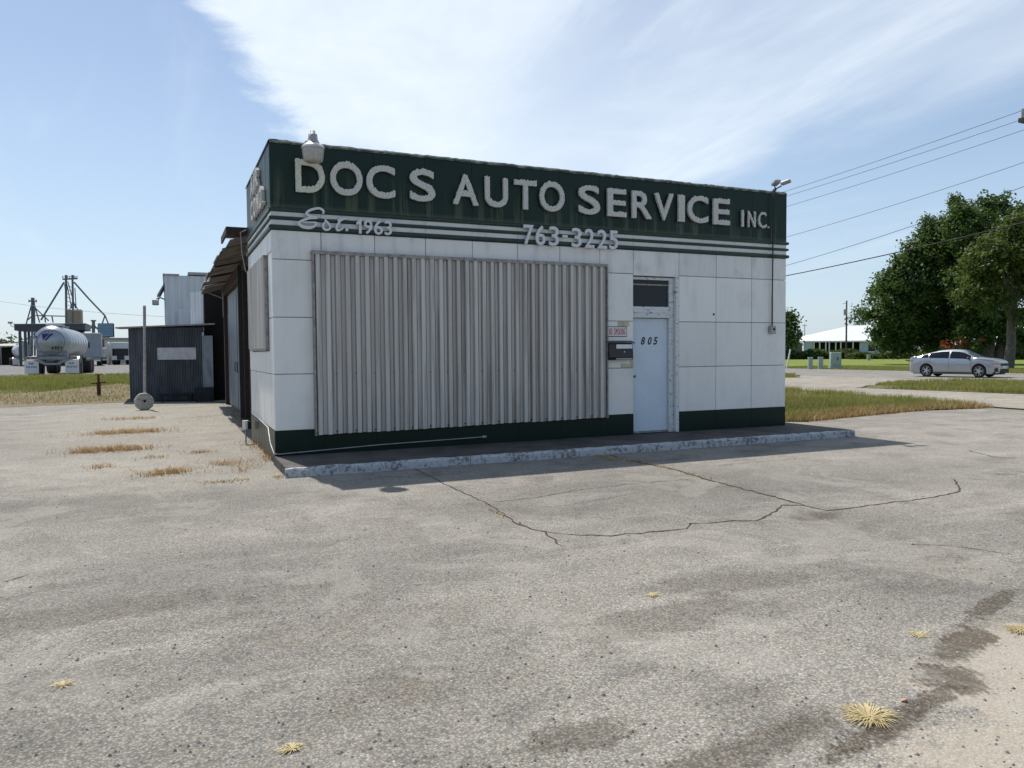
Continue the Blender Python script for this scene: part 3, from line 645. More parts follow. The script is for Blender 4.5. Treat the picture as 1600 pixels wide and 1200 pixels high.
def stroke(pts, ox, oz, sx, sz, width, name, parent, y=-0.045, dep=0.03, mt=None):
    """a flat brush stroke through 2D points (x, z, relative width)"""
    P = [Vector((ox + p[0]*sx, oz + p[1]*sz)) for p in pts]; Wd = [width*(p[2] if len(p) > 2 else 1) for p in pts]
    S = []; WW = []
    for i in range(len(P)-1):
        p0, p1, p2, p3 = P[max(i-1, 0)], P[i], P[i+1], P[min(i+2, len(P)-1)]
        for j in range(6):
            u = j/6; S.append(0.5*((2*p1)+(p2-p0)*u+(2*p0-5*p1+4*p2-p3)*u*u+(3*p1-p0-3*p2+p3)*u**3)); WW.append(Wd[i]*(1-u)+Wd[i+1]*u)
    S.append(P[-1]); WW.append(Wd[-1]); v = []; f = []
    for i, s_ in enumerate(S):
        d = (S[min(i+1, len(S)-1)]-S[max(i-1, 0)]); d = d.normalized() if d.length > 0 else Vector((1, 0)); n_ = Vector((-d.y, d.x))*WW[i]/2
        for (q_, yy) in ((s_+n_, y-dep), (s_-n_, y-dep), (s_-n_, y), (s_+n_, y)): v.append((q_.x, yy - 0.00011*i, q_.y))
    for i in range(len(S)-1):
        for j in range(4): f.append((i*4+j, (i+1)*4+j, (i+1)*4+(j+1) % 4, i*4+(j+1) % 4))
    f += [(0, 1, 2, 3), tuple(len(S)*4-4+j for j in (3, 2, 1, 0))]
    q = MB(); q.add(v, f); return q.build(name, mt or M_plast, parent)
stroke([(.98, .72, .6), (1.0, .86, .9), (.82, .97, .9), (.5, .86, 1), (.33, .68, 1), (.5, .55, 1.1), (.74, .5, .9), (.45, .46, 1), (.2, .34, 1), (.02, .18, 1), (.18, .03, 1.2), (.45, .0, 1.2), (.64, .1, 1), (.7, .25, .7), (.45, .26, .5), (.2, .24, .4)], .385, 3.575, .38, .31, .036, "script_letter", sg4)
stroke([(.35, .95, .6), (.5, .75, 1), (.95, .35, 1), (.8, .05, 1.1), (.3, .02, 1.1), (.05, .3, .9), (.3, .65, .7), (.45, .9, .5)], .745, 3.560, .125, .17, .030, "script_letter", sg4)
stroke([(.55, 1.0, .7), (.45, .7, 1), (.12, .3, 1.1), (.2, .02, 1.1), (.6, .1, .8), (.8, .25, .5)], .945, 3.560, .15, .20, .032, "script_letter", sg4)
stroke([(.2, .72, .9), (.55, .80, 1), (1.0, .98, .7)], .945, 3.563, .17, .20, .032, "letter_crossbar", sg4, y=-0.0468)
q = MB(); q.cyl((1.118, -0.045, 3.577), (1.118, -0.075, 3.577), 0.022, 12); q.build("full_stop", M_plast, sg4)
for k, (ch, a) in enumerate((('8', 6.625), ('0', 6.775), ('5', 6.905))):
    letter_mesh(ch, a, a + 0.080, 1.790, 1.935, 0.1135, 0.003, 0.004, 0, M_ink, dr, "door_digit", k, slant=0.22)

# ------------------------------------------------------------------ things fixed to the front
ns = thing("no_smoking_sign", (6.02, -0.004, 1.94), "small white sign with red NO SMOKING lettering above the black letterbox", "sign")
q = MB(); q.box((5.832, -0.012, 1.935), (6.245, -0.004, 2.125), None, 0.003); q.build("sign_border", M_ink, ns)
q = MB(); q.box((5.845, -0.016, 1.948), (6.232, -0.0125, 2.112), None, 0.0015); q.build("sign_plate", M_signw, ns)
x_ = 5.862
for k, ch in enumerate("NO SMOKING"):
    if ch != ' ': letter_mesh(ch, x_, x_ + (0.028 if ch not in 'MI' else 0.034 if ch == 'M' else 0.011), 1.968, 2.092, -0.0165, 0.002, 0.0012, 0, M_red, ns, "sign_letter", k)
    x_ += 0.0385 if ch not in ' IM' else 0.0445 if ch == 'M' else 0.022
mbx = thing("letterbox", (6.05, -0.004, 1.51), "black wall letterbox with two silver strips beside the door", "letterbox")
q = MB(); q.prism([(-0.004, 1.515), (-0.13, 1.515), (-0.15, 1.56), (-0.135, 1.80), (-0.004, 1.845)], 'x', 5.79, 6.29); q.build("box_body", M_black, mbx)
q = MB(); q.prism([(-0.004, 1.848), (-0.06, 1.862), (-0.175, 1.822), (-0.175, 1.812), (-0.06, 1.845), (-0.004, 1.836)], 'x', 5.775, 6.315); q.build("lid", M_black, mbx)
q = MB(); q.prism([(-0.153, 1.72), (-0.147, 1.72), (-0.141, 1.795), (-0.147, 1.795)], 'x', 5.93, 6.27); q.build("silver_strip", M_silver, mbx)
q = MB(); q.prism([(-0.138, 1.522), (-0.1335, 1.520), (-0.148, 1.545), (-0.153, 1.548)], 'x', 5.93, 6.27); q.build("silver_strip", M_silver, mbx)
q = MB(); q.cyl((6.10, -0.150, 1.66), (6.10, -0.158, 1.66), 0.012, 8); q.build("lock", M_silver, mbx)
# dusk-to-dawn lamp on the parapet
lx = 0.575; lm = thing("security_lamp", (lx, 0.0, 4.86), "grey dusk to dawn lamp with a ribbed lens in front of the letter D", "lamp")
LY = -0.36; LZ = -0.125
q = MB(); q.lathe((lx, LY, 0), [(0.000, 4.950), (0.037, 4.945), (0.038, 4.900), (0.064, 4.895), (0.070, 4.825), (0.080, 4.805), (0.090, 4.780), (0.106, 4.765)], 20); q.build("housing", M_zinc, lm)
q = MB(); q.lathe((lx, LY, 0), [(0.064, 4.775), (0.106, 4.760), (0.154, 4.720), (0.170, 4.693), (0.167, 4.683), (0.148, 4.685)], 28); q.build("reflector", M_silver, lm)
v_ = []; q = MB()
prof = [(0.155, 4.687), (0.152, 4.615), (0.141, 4.535), (0.135, 4.507), (0.117, 4.493), (0.000, 4.487)]
vv = []; n_ = 48
for k in range(n_):
    an = 2*math.pi*k/n_; rr = 1 + (0.02 if k % 2 else 0)
    for (r0, h) in prof: vv.append((lx + r0*rr*math.cos(an), LY + r0*rr*math.sin(an), h))
q.add(vv, [(k*6+i, ((k+1) % n_)*6+i, ((k+1) % n_)*6+i+1, k*6+i+1) for k in range(n_) for i in range(5)], True); q.build("lens", M_lens, lm)
q = MB(); q.tube([(lx, LY + 0.06, 4.84), (lx, -0.16, 4.86), (lx, -0.03, 4.90), (lx, 0.10, 4.885)], 0.022, 10); q.box((lx-0.05, -0.02, 4.865), (lx+0.05, 0.12, 4.885)); q.build("arm", M_zinc, lm)
# twin floodlights and their conduit
fl = thing("twin_floodlight", (9.78, -0.02, 4.88), "pair of small box floodlights on the right end of the parapet", "floodlight")
for (dx, rz) in ((-0.09, -0.3), (0.13, 0.5)):
    Mx = Matrix.Translation((9.74 + dx, -0.12, 4.975 + (0.03 if dx > 0 else 0))) @ Matrix.Rotation(rz, 4, 'Z') @ Matrix.Rotation(R(-14), 4, 'X')
    q = MB(); q.box((-0.062, -0.14, -0.028), (0.062, 0.04, 0.028), Mx, 0.008); h = q.build("lamp_head", M_zinc, fl)
    q = MB(); q.box((-0.05, -0.147, -0.020), (0.05, -0.141, 0.020), Mx); q.build("glass", M_lens, h)
q = MB(); q.tube([(9.68, -0.08, 4.95), (9.74, -0.05, 4.90), (9.86, -0.08, 4.96)], 0.014, 6); q.cyl((9.74, -0.05, 4.9), (9.74, 0.02, 4.86), 0.03, 8); q.build("bracket", M_wire, fl)
cn = thing("conduit", (9.67, -0.05, 2.05), "thin rusting conduit running down from the floodlights to a grey box", "conduit")
q = MB(); q.tube([(9.72, -0.06, 4.90), (9.665, -0.075, 4.84), (9.66, -0.065, 4.2), (9.665, -0.062, 3.5), (9.668, -0.05, 2.75)], 0.014, 6); q.build("pipe", M_wire, cn)
q = MB(); q.tube([(9.668, -0.05, 2.75), (9.675, -0.045, 2.16)], 0.015, 6); q.build("rusty_pipe", M_rust, cn)
q = MB(); q.box((9.61, -0.085, 2.00), (9.75, -0.002, 2.16), None, 0.012); bx_ = q.build("junction_box", M_zinc, cn)
q = MB(); q.cyl((9.69, -0.086, 2.09), (9.69, -0.094, 2.09), 0.025, 10); q.build("socket", M_wire, bx_)
cn2 = thing("water_pipe", (0.0, -0.03, 0.15), "thin galvanised pipe along the base of the boarded window", "pipe")
q = MB(); q.tube([(3.35, -0.035, 0.245), (1.6, -0.035, 0.215), (0.04, -0.04, 0.16), (-0.03, -0.035, 0.17), (-0.045, 0.25, 0.30), (-0.045, 0.5, 0.52), (-0.04, 1.6, 0.545), (-0.04, 3.1, 0.60)], 0.009, 7); q.cyl((3.35, -0.035, 0.245), (3.42, -0.035, 0.247), 0.024, 8); q.build("pipe", M_zinc, cn2)
tp = thing("standpipe_tap", (-0.16, 3.25, 0), "white capped tap on a short upright pipe beside the shop side wall", "tap")
q = MB(); q.tube([(-0.16, 3.0, 0), (-0.16, 3.0, 0.30)], 0.014, 7); q.build("riser", M_zinc, tp)
q = MB(); q.cyl((-0.16, 3.0, 0.28), (-0.16, 3.0, 0.44), 0.055, 12); q.build("cap", M_signw, tp)
q = MB(); q.box((-0.13, 2.96, 0.28), (-0.06, 3.05, 0.42)); q.build("valve", M_green, tp)
an_ = thing("roof_antenna", (8.4, 4.0, 4.45), "fallen thin rod antenna on the shop roof", "antenna")
q = MB()
A0 = Vector((9.1, 3.2, 5.22))
q.cyl((9.4, 3.2, 4.45), (9.42, 3.2, 5.24), 0.010, 6); q.tube([(8.75, 3.3, 5.18), (10.05, 3.15, 5.25)], 0.008, 5)
for k, dx in enumerate((0.0, 0.18, 0.36, 0.6, 0.8)): q.tube([(8.8 + dx, 2.9, 5.13 + 0.01*k), (8.95 + dx, 3.6, 5.29)], 0.005, 4)
q.build("antenna_rods", M_zinc, an_)

# ------------------------------------------------------------------ service garage behind
gar = thing("service_garage", (0.35, 3.6, 0), "long grey service garage behind the shop with tall sliding doors and a tattered awning", "garage")
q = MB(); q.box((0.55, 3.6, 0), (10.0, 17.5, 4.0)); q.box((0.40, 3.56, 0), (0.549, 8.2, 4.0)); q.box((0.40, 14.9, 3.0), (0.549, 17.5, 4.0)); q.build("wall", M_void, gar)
q = MB(); q.box((0.3, 8.2, 0.0), (0.56, 8.55, 3.95)); q.box((0.3, 8.55, 3.62), (0.56, 15.2, 3.95)); q.box((0.3, 15.2, 0.0), (0.56, 15.45, 3.95)); q.build("door_frame", M_brown, gar)
for k, (a, b) in enumerate(((8.65, 11.45), (11.65, 15.1))):
    q = MB(); n_ = 7; v = []
    q.box((0.42, a, 0.03), (0.45, b, 3.6))
    dd = q.build("sliding_door", M_galv, gar)
    for j in range(n_):
        y0 = a + (b-a)*j/n_; q = MB(); q.box((0.405 + 0.003*(j % 2), y0 + 0.012, 0.04), (0.4195, a + (b-a)*(j+1)/n_ - 0.012, 3.59), None, 0.004); q.build("door_sheet", M_galv, dd)
    q = MB(); yy = b - 0.25 if k == 0 else a + 0.3; q.tube([(0.40, yy, 1.15), (0.36, yy, 1.18), (0.36, yy, 1.42), (0.40, yy, 1.45)], 0.014, 6); q.build("handle", M_wire, dd)
q = MB(); q.box((0.36, 15.5, 0), (0.40, 15.9, 3.6), Matrix.Translation((0, 0, 0)) @ Matrix.Rotation(R(-1.2), 4, 'X')); q.build("leaning_board", M_brown, gar)
def corr(q, p, u, w_, n_, amp, thick=0.0):
    """corrugated sheet: p corner, u vector across the ribs, w_ vector along them"""
    p, u, w_ = Vector(p), Vector(u), Vector(w_); nn = u.cross(w_).normalized(); v = []
    for i in range(n_*4 + 1):
        f = i/(n_*4); o = nn*amp*(1 if (i % 4) in (1, 2) else -1)
        v += [p+u*f+o, p+u*f+w_+o]
    q.add(v, [(2*i, 2*i+2, 2*i+3, 2*i+1) for i in range(n_*4)])
yy = 3.75
for k in range(10):
    L_ = 1.65; sag = random.uniform(-0.035, 0.02); out_ = random.uniform(0.80, 0.93) if k else 0.80; tl = random.uniform(-0.03, 0.03)
    zz_ = 4.10 - 0.014*k + 0.012*(k % 2)
    q = MB(); corr(q, (0.5, yy, zz_), (0, L_, tl*0.5), (-out_, 0, -0.22 + sag), 9, 0.012); q.build("awning_sheet", M_awn, gar); yy += L_ - 0.46
q = MB(); corr(q, (0.45, 3.8, 4.13), (0, 1.4, 0), (-0.80, 0, -0.02), 8, 0.012); q.build("awning_sheet", M_awn, gar)
q = MB(); q.box((-0.375, 3.72, 3.98), (-0.34, 5.2, 4.11)); q.box((-0.38, 5.3, 3.80), (-0.36, 15.5, 3.84)); q.box((-0.37, 3.68, 3.96), (0.38, 3.72, 4.11)); q.box((0.28, 3.7, 3.75), (0.33, 15.9, 3.98)); q.build("awning_beam", M_brown, gar)
for k in (4,):
    q = MB(); y0 = 5.0 + k*2.6; q.tube([(0.4, y0, 3.5), (-0.36, y0 + 0.1, 3.82)], 0.02, 5); q.build("awning_strut", M_trim, gar)
q = MB(); q.tube([(-0.02, 3.6, 4.05), (-0.12, 3.62, 4.0), (-0.10, 3.6, 3.6), (-0.04, 3.6, 3.25)], 0.012, 6); q.build("loose_cable", M_zinc, gar)

# dark corrugated shed closing the yard
sh = thing("corrugated_shed", (-1.2, 18.0, 0), "dark blue grey corrugated shed with a blank white board beside the garage", "shed")
sA, sB = Vector((-2.20, 18.4, 0)), Vector((0.0, 17.55, 0)); du = (sB - sA)
q = MB(); q.prism([(sA.x, sA.y + 0.06), (sB.x - 0.3, sB.y + 0.2), (sB.x - 0.3, 22), (-2.6, 22), (-2.6, 18.95)], 'z', 0, 2.6); q.build("wall", M_void, sh)
for k in range(7):
    q = MB(); p = sA + du*0.86*(k/7); corr(q, p + Vector((0, -0.0, 0.03)), du*0.86/7*0.995, (0, 0, 2.62), 5, 0.012); q.build("metal_sheet", M_navy, sh)
pB = Vector((-2.72, 18.75, 0))
for k in range(2):
    q = MB(); p = pB + (sA + Vector((-0.03, 0, 0)) - pB)*(k/2); corr(q, p + Vector((0, 0, 0.03)), (sA - pB)/2*0.99, (0, 0, 2.6), 3, 0.012); q.build("metal_sheet", M_galv if 0 else M_navy, sh)
q = MB(); e = du.normalized(); p0 = sA + du*0.865; q.add([p0, p0 + du*0.155, p0 + du*0.155 + Vector((0, 0, 2.35)), p0 + Vector((0, 0, 2.35)), p0 + Vector((0, .04, 0)), p0 + du*0.155 + Vector((0, .04, 0)), p0 + du*0.155 + Vector((0, .04, 2.35)), p0 + Vector((0, .04, 2.35))], [(0,1,2,3),(4,7,6,5),(0,4,5,1),(1,5,6,2),(2,6,7,3),(3,7,4,0)]); q.build("grey_panel", M_galv, sh)
nrm = Vector((du.y, -du.x, 0)).normalized()
q = MB(); q.box((-0.20, 17.9, 0), (0.55, 18.4, 4.05)); q.build("bay_shade_block", M_void, gar); q = MB(); corr(q, (-0.62, 19.2, 2.5), (0.40, -0.7, 0), (0, 0, 1.5), 4, 0.012); q.build("bay_sheet", M_whitem, gar)  # solid near-black block stands in for the shade inside the open bay
def board(a, b, z0, z1, off, mt, name, par):
    p = sA + du*a + nrm*off; r_ = sA + du*b + nrm*off; t_ = nrm*0.02; q = MB()
    q.add([p+Vector((0,0,z0)), r_+Vector((0,0,z0)), r_+Vector((0,0,z1)), p+Vector((0,0,z1)), p+t_+Vector((0,0,z0)), r_+t_+Vector((0,0,z0)), r_+t_+Vector((0,0,z1)), p+t_+Vector((0,0,z1))], [(0,3,2,1),(4,5,6,7),(0,1,5,4),(1,2,6,5),(2,3,7,6),(3,0,4,7)]); return q.build(name, mt, par)
board(0.20, 0.775, 1.50, 1.93, 0.02, plain("faded white board", (0.50, 0.51, 0.52), 0.7, 0, 0.15, 6), "blank_board", sh)
q = MB(); q.add([(-3.12, 18.55, 2.62), (0.12, 17.3, 2.74), (0.12, 22, 2.80), (-3.12, 22, 2.70), (-3.12, 18.55, 2.67), (0.12, 17.3, 2.79), (0.12, 22, 2.85), (-3.12, 22, 2.75)], [(0,3,2,1),(4,5,6,7),(0,1,5,4),(1,2,6,5),(2,3,7,6),(3,0,4,7)]); q.build("roof", M_trim, sh)
q = MB(); q.box((-0.60, 17.15, 0.0), (0.02, 17.5, 0.5)); tag(q.build("planter_box", M_dark, None), "dark square box on the ground against the shed", "box")
q = MB(); q.box((-1.75, 17.65, 0.22), (-0.65, 17.85, 0.30)); q.box((-1.7, 17.66, 0.0), (-1.6, 17.84, 0.22)); q.box((-0.8, 17.66, 0.0), (-0.7, 17.84, 0.22)); tag(q.build("low_bench", M_dark), "low dark bench in front of the corrugated shed", "bench")

# tall white ribbed metal building behind the shed
wb = thing("metal_building", (-1.5, 24, 0), "taller white ribbed metal building rising behind the dark shed", "building")
q = MB(); q.box((-1.44, 24.06, 0), (4.5, 34, 5.0)); q.build("wall", M_dark, wb)
for k in range(7):
    q = MB(); corr(q, (-1.48 + 0.5*k, 24, 0), (0.495, 0, 0), (0, 0, 5.08), 2, 0.012); q.build("metal_sheet", M_whitem, wb)
q = MB(); corr(q, (-1.5, 34, 0), (0, -10, 0), (0, 0, 5.05), 30, 0.012); q.build("side_sheet", M_whitem, wb)
q = MB(); q.box((-1.55, 23.93, 5.08), (-0.9, 34, 5.14)); q.box((-0.55, 23.93, 5.12), (1.5, 34, 5.24)); q.build("roof_edge", M_zinc, wb)
q = MB(); q.box((-0.98, 23.86, 2.9), (-0.33, 23.98, 3.62), None, 0.05); q.build("vent_box", M_whitem, wb)
q = MB(); q.prism([(-1.5, 4.75), (-1.78, 4.25), (-1.80, 4.05), (-1.72, 4.2), (-1.5, 4.65)], 'y', 24.0, 26.5); q.build("side_awning", M_galv, wb)
q = MB(); q.tube([(-1.5, 24.0, 4.05), (-1.7, 23.9, 4.12), (-1.82, 23.8, 4.05)], 0.03, 6); q.box((-1.98, 23.65, 3.78), (-1.72, 23.95, 4.02), None, 0.03); q.build("wall_lamp", M_zinc, wb)
# steel post and concrete wheel
q = MB(); q.cyl((-2.13, 14.35, 0), (-2.06, 14.35, 3.2), 0.045, 10); tag(q.build("steel_post", plain("weathered white post", (0.40, 0.38, 0.36), 0.8, 0, 0.3, 12)), "tall weathered pale post standing behind the concrete wheel", "post")
cw = thing("concrete_wheel", (-2.13, 13.75, 0), "round weathered concrete post base tipped on its edge on the apron", "concrete base")
q = MB(); Mx = Matrix.Rotation(R(14), 3, 'Z') @ Matrix.Rotation(R(-16), 3, 'X'); vv = []; n_ = 28
pr = [(0.0, -0.06), (0.045, -0.06), (0.05, -0.09), (0.16, -0.085), (0.24, -0.07), (0.27, -0.04), (0.27, 0.05), (0.22, 0.09), (0.0, 0.09)]
for k in range(n_):
    an = 2*math.pi*k/n_
    for (r0, h) in pr:
        p = Mx @ Vector((r0*math.cos(an), h, r0*math.sin(an))) * (1 + 0.06*noise.noise(Vector((math.cos(an)*3, h*5, math.sin(an)*3)))); vv.append((p.x - 2.13, p.y + 13.75, p.z + 0.255))
q.add(vv, [(k*9+i, ((k+1) % n_)*9+i, ((k+1) % n_)*9+i+1, k*9+i+1) for k in range(n_) for i in range(8)], False); q.build("disc", M_conc, cw)
q = MB(); q.lathe((-2.13, 13.75, 0.255), [(0.0, -0.093), (0.032, -0.096), (0.032, -0.05)], 12, 'y', True, Mx); q.build("socket_hole", M_void, cw)
vp = thing("rusty_valve_post", (-4.0, 22.9, hgt(-4, 22.9)), "rusty iron valve standpipe with a cross handle in the dry grass", "valve post"); zb = hgt(-4, 22.9)
q = MB(); q.cyl((-4, 22.9, zb), (-4, 22.9, zb + 0.55), 0.075, 10); q.cyl((-4, 22.9, zb + 0.5), (-4, 22.9, zb + 0.86), 0.045, 10); q.build("stem", M_rust, vp)
q = MB(); q.tube([(-4.27, 22.9, zb + 0.50), (-3.73, 22.9, zb + 0.54)], 0.028, 8); q.tube([(-4.13, 22.9, zb + 0.84), (-3.87, 22.9, zb + 0.86)], 0.02, 8); q.build("cross_handle", M_rust, vp)

# ------------------------------------------------------------------ vegetation builders
def blades(name, pts, h, wd, mt, parent=None, lean=0.35, zfn=None):
    """three-vertex grass blades on an array of ground points"""
    n_ = len(pts); hh = h*rng.uniform(0.45, 1.15, n_)
    if zfn is None: z = np.array([hgt(p[0], p[1]) for p in pts])
    else: z = zfn
    an = rng.uniform(0, 2*np.pi, n_); la = rng.uniform(0, 2*np.pi, n_); le = hh*lean*rng.uniform(0.2, 1.6, n_)
    dx, dy = np.cos(an)*wd/2, np.sin(an)*wd/2; X, Y = pts[:, 0], pts[:, 1]
    a = np.stack([X-dx, Y-dy, z-0.01], 1); b = np.stack([X+dx, Y+dy, z-0.01], 1)
    mx, my = X+np.cos(la)*le*0.35, Y+np.sin(la)*le*0.35
    c_ = np.stack([mx+dx*0.7, my+dy*0.7, z+hh*0.62], 1); d = np.stack([mx-dx*0.7, my-dy*0.7, z+hh*0.62], 1); e = np.stack([X+np.cos(la)*le, Y+np.sin(la)*le, z+hh], 1)
    V = np.stack([a, b, c_, d, e], 1).reshape(-1, 3); k = np.arange(n_)*5
    F = np.concatenate([np.stack([k, k+1, k+2], 1), np.stack([k, k+2, k+3], 1), np.stack([k+3, k+2, k+4], 1)])
    return raw(name, V, F, mt, parent)
def inpoly(P, poly):
    r = np.zeros(len(P), bool); n_ = len(poly)
    for i in range(n_):
        x1, y1 = poly[i]; x2, y2 = poly[i-1]
        c_ = (y1 > P[:, 1]) != (y2 > P[:, 1]); r ^= c_ & (P[:, 0] < (x2-x1)*(P[:, 1]-y1)/(y2-y1+1e-12)+x1)
    return r
def scatter(poly, n_, clump=0.0):
    a = np.array(poly); lo, hi = a.min(0), a.max(0); P = rng.uniform(lo, hi, (n_, 2)); P = P[inpoly(P, poly)]
    if clump:
        k = np.array([noise.noise(Vector((p[0]*clump, p[1]*clump, 1.7))) for p in P]); P = P[k > rng.uniform(-0.55, 0.15, len(P))]
    return P
near_v = [(11.1, 2.1), (12.05, 1.45), (14.2, 1.9), (17.3, 2.35), (19.6, 2.1), (21.1, 5.6), (22.3, 12), (22.3, 22), (11.1, 22)]
tag(blades("verge_grass", scatter(near_v, 70000, 0.7), 0.21, 0.014, M_blade), "tall green grass on the verge right of the shop", "grass", kind='stuff')
edge_v = [(11.0, 1.9), (12.05, 1.2), (14.2, 1.7), (17.3, 2.15), (19.7, 1.9), (20.3, 3.4), (17.3, 3.3), (14.2, 3.0), (12, 2.9), (11.1, 4.0)]
tag(blades("dry_verge_grass", scatter(edge_v, 12000, 0.9), 0.17, 0.014, M_straw, lean=0.9), "dry brown grass fringe between lot and green verge", "grass", kind='stuff')
isl = [(26.2, 12.0), (28.5, 13.3), (32, 14.6), (36.4, 15.1), (36.5, 5), (36.5, -6), (27.0, -6), (27.0, 5.6)]
tag(blades("island_grass", scatter(isl, 60000, 0.5), 0.20, 0.03, M_blade), "grass on the traffic island in front of the street", "grass", kind='stuff')
tag(blades("corner_grass", scatter([(32.6, 23.8), (33.3, 23.1), (36.4, 26.2), (36.4, 45), (32.3, 45), (32.3, 30)], 14000), 0.2, 0.03, M_blade), "small patch of grass at the corner of the shop's right edge", "grass", kind='stuff')
tag(blades("lawn_grass", scatter([(50.2, 8), (62, 8), (62, 46), (50.2, 46)], 46000), 0.10, 0.06, M_blade), "short mown grass along the far side of the street", "grass", kind='stuff')
lg = [(-40, 24), (-6.6, 25.5), (-3.6, 30.0), (-2.4, 27), (-1.6, 22), (1.5, 30), (1.5, 39.1), (-40, 39.1)]
tag(blades("field_grass", scatter(lg, 120000, 0.35), 0.22, 0.026, M_blade), "green grass between the litter strip and the truck yard", "grass", kind='stuff')
lg2 = [(-30, 17.3), (-8, 18), (-3, 19), (-2.7, 29), (-4.4, 29.5), (-6.6, 27), (-30, 26)]
tag(blades("dry_field_grass", scatter(lg2, 9000, 0.6), 0.10, 0.02, M_straw, lean=0.9), "dry brown grass and litter left of the shed", "grass", kind='stuff')
tag(blades("sparse_field_grass", scatter(lg2, 9000, 0.5), 0.12, 0.022, M_blade), "sparse green grass growing through the litter strip", "grass", kind='stuff')

def crown_arrays(lobes, per, size, flat=0.85):
    Vs = []; 
    for (c, r) in lobes:
        n_ = int(per*r*r); 
        cl = rng.normal(size=(max(6, int(n_/14)), 3)); cl /= np.linalg.norm(cl, axis=1)[:, None]
        cl *= (r*rng.uniform(0.55, 1.12, len(cl)))[:, None]; cl[:, 2] *= flat
        idx = rng.integers(0, len(cl), n_); p = cl[idx] + rng.normal(size=(n_, 3))*size*1.5
        P = p + np.array(c)
        nrm = rng.normal(size=(n_, 3)) + cl[idx]/r*0.7 + np.array([0, 0, 0.7]); nrm /= np.linalg.norm(nrm, axis=1)[:, None]
        u = np.cross(nrm, rng.normal(size=(n_, 3))); u /= np.linalg.norm(u, axis=1)[:, None]; v = np.cross(nrm, u)
        s_ = size*rng.uniform(0.6, 1.3, n_)[:, None]
        Vs.append(np.stack([P-u*s_, P+v*s_*0.55, P+u*s_, P-v*s_*0.55], 1).reshape(-1, 3))
        if per > 200 and r > 0.8:                       # denser leaf masses inside the crown
            m_ = int(34*r*r); P = rng.normal(size=(m_, 3)); P /= np.linalg.norm(P, axis=1)[:, None]; P = P*(r*0.68*rng.uniform(0, 1, m_)**0.5)[:, None]*np.array([1, 1, flat]) + np.array(c)
            u = rng.normal(size=(m_, 3)); u /= np.linalg.norm(u, axis=1)[:, None]; v = np.cross(u, rng.normal(size=(m_, 3))); v /= np.linalg.norm(v, axis=1)[:, None]; s_ = size*2.2
            Vs.append(np.stack([P-u*s_, P+v*s_*0.6, P+u*s_, P-v*s_*0.6], 1).reshape(-1, 3))
    V = np.concatenate(Vs); k = np.arange(len(V)//4)*4; F = np.stack([k, k+1, k+2, k+3], 1); return V, F
def tree(name, label, base, trunks, lobes, per, size, mt, group=None, cat='tree'):
    base = Vector(base); o = thing(name, base, label, cat, group)
    V, F = crown_arrays([((c[0]-base.x, c[1]-base.y, c[2]-base.z), r) for c, r in lobes], per, size)
    raw("crown", V, F, mt, o)
    for (pts, r0, r1) in trunks:
        q = MB(); n_ = len(pts); q.tube(pts, [r0 + (r1-r0)*i/(n_-1) for i in range(n_)], 9); q.build("trunk", M_bark, o)
    ends = trunks[0][0][-1]
    for k, (c, r) in enumerate(lobes[::max(1, len(lobes)//5)][:5]):
        q = MB(); a = Vector(trunks[k % len(trunks)][0][-1]); b = Vector(c); mid = a.lerp(b, 0.5) + Vector((0, 0, 0.3)); q.tube([a - Vector((0, 0, .3)), mid, b], [0.16, 0.11, 0.04], 6); q.build("limb", M_bark, o)
    return o
def lobe(px, py, rpx, dep, jit=1.0): 
    p = survey(px, py, dep + random.uniform(-jit, jit)*1.5); return ((p.x, p.y, p.z), rpx*dep/FPX)
def at(px, py, dep, z=0.0):
    p = survey(px, py, dep); return Vector((p.x, p.y, z))
def trunk(px0, px1, ytop, dep, bend=0.3):
    a = at(px0, 560, dep, -0.1); b = survey(px1, ytop, dep); mid = a.lerp(b, 0.5); mid.x += bend; return [a, mid, b]
tree("broadleaf_tree", "large dark green tree at the street, left of the yellow green one", at(1478, 560, 84),
     [(trunk(1484, 1470, 490, 84), .45, .28), (trunk(1510, 1515, 470, 84, -.4), .55, .3)],
     [lobe(*a, 84) for a in ((1400, 445, 30), (1388, 480, 26), (1395, 515, 26), (1415, 420, 24), (1440, 400, 34), (1462, 362, 24), (1480, 360, 26), (1445, 450, 36), (1430, 500, 32), (1475, 420, 36), (1480, 470, 36), (1460, 510, 30), (1385, 535, 20), (1410, 542, 20), (1505, 400, 30), (1450, 370, 20), (1500, 490, 36), (1376, 455, 18), (1362, 490, 12), (1430, 390, 15), (1394, 428, 13), (1370, 520, 14), (1452, 350, 13), (1360, 470, 9), (1425, 470, 34), (1405, 500, 30), (1420, 525, 26), (1450, 530, 24), (1480, 520, 26), (1505, 445, 36), (1470, 390, 30))], 330, 0.19, M_leafd)
tree("broadleaf_tree", "tallest dark green tree standing behind the others at the right edge", at(1540, 560, 80),
     [(trunk(1540, 1545, 470, 80), .75, .5), (trunk(1556, 1575, 450, 80, .5), .5, .3)],
     [lobe(*a, 80) for a in ((1492, 316, 12), (1538, 312, 11), (1566, 309, 9), (1500, 330, 18), (1515, 335, 22), (1545, 330, 20), (1560, 322, 14), (1580, 335, 20), (1600, 350, 26), (1525, 370, 34), (1560, 380, 36), (1540, 430, 40), (1575, 440, 36), (1500, 370, 24), (1530, 490, 34), (1570, 500, 32), (1620, 400, 40), (1545, 520, 24), (1510, 520, 22), (1530, 350, 28), (1500, 350, 24), (1590, 530, 22), (1520, 440, 40))], 330, 0.19, M_leafd)
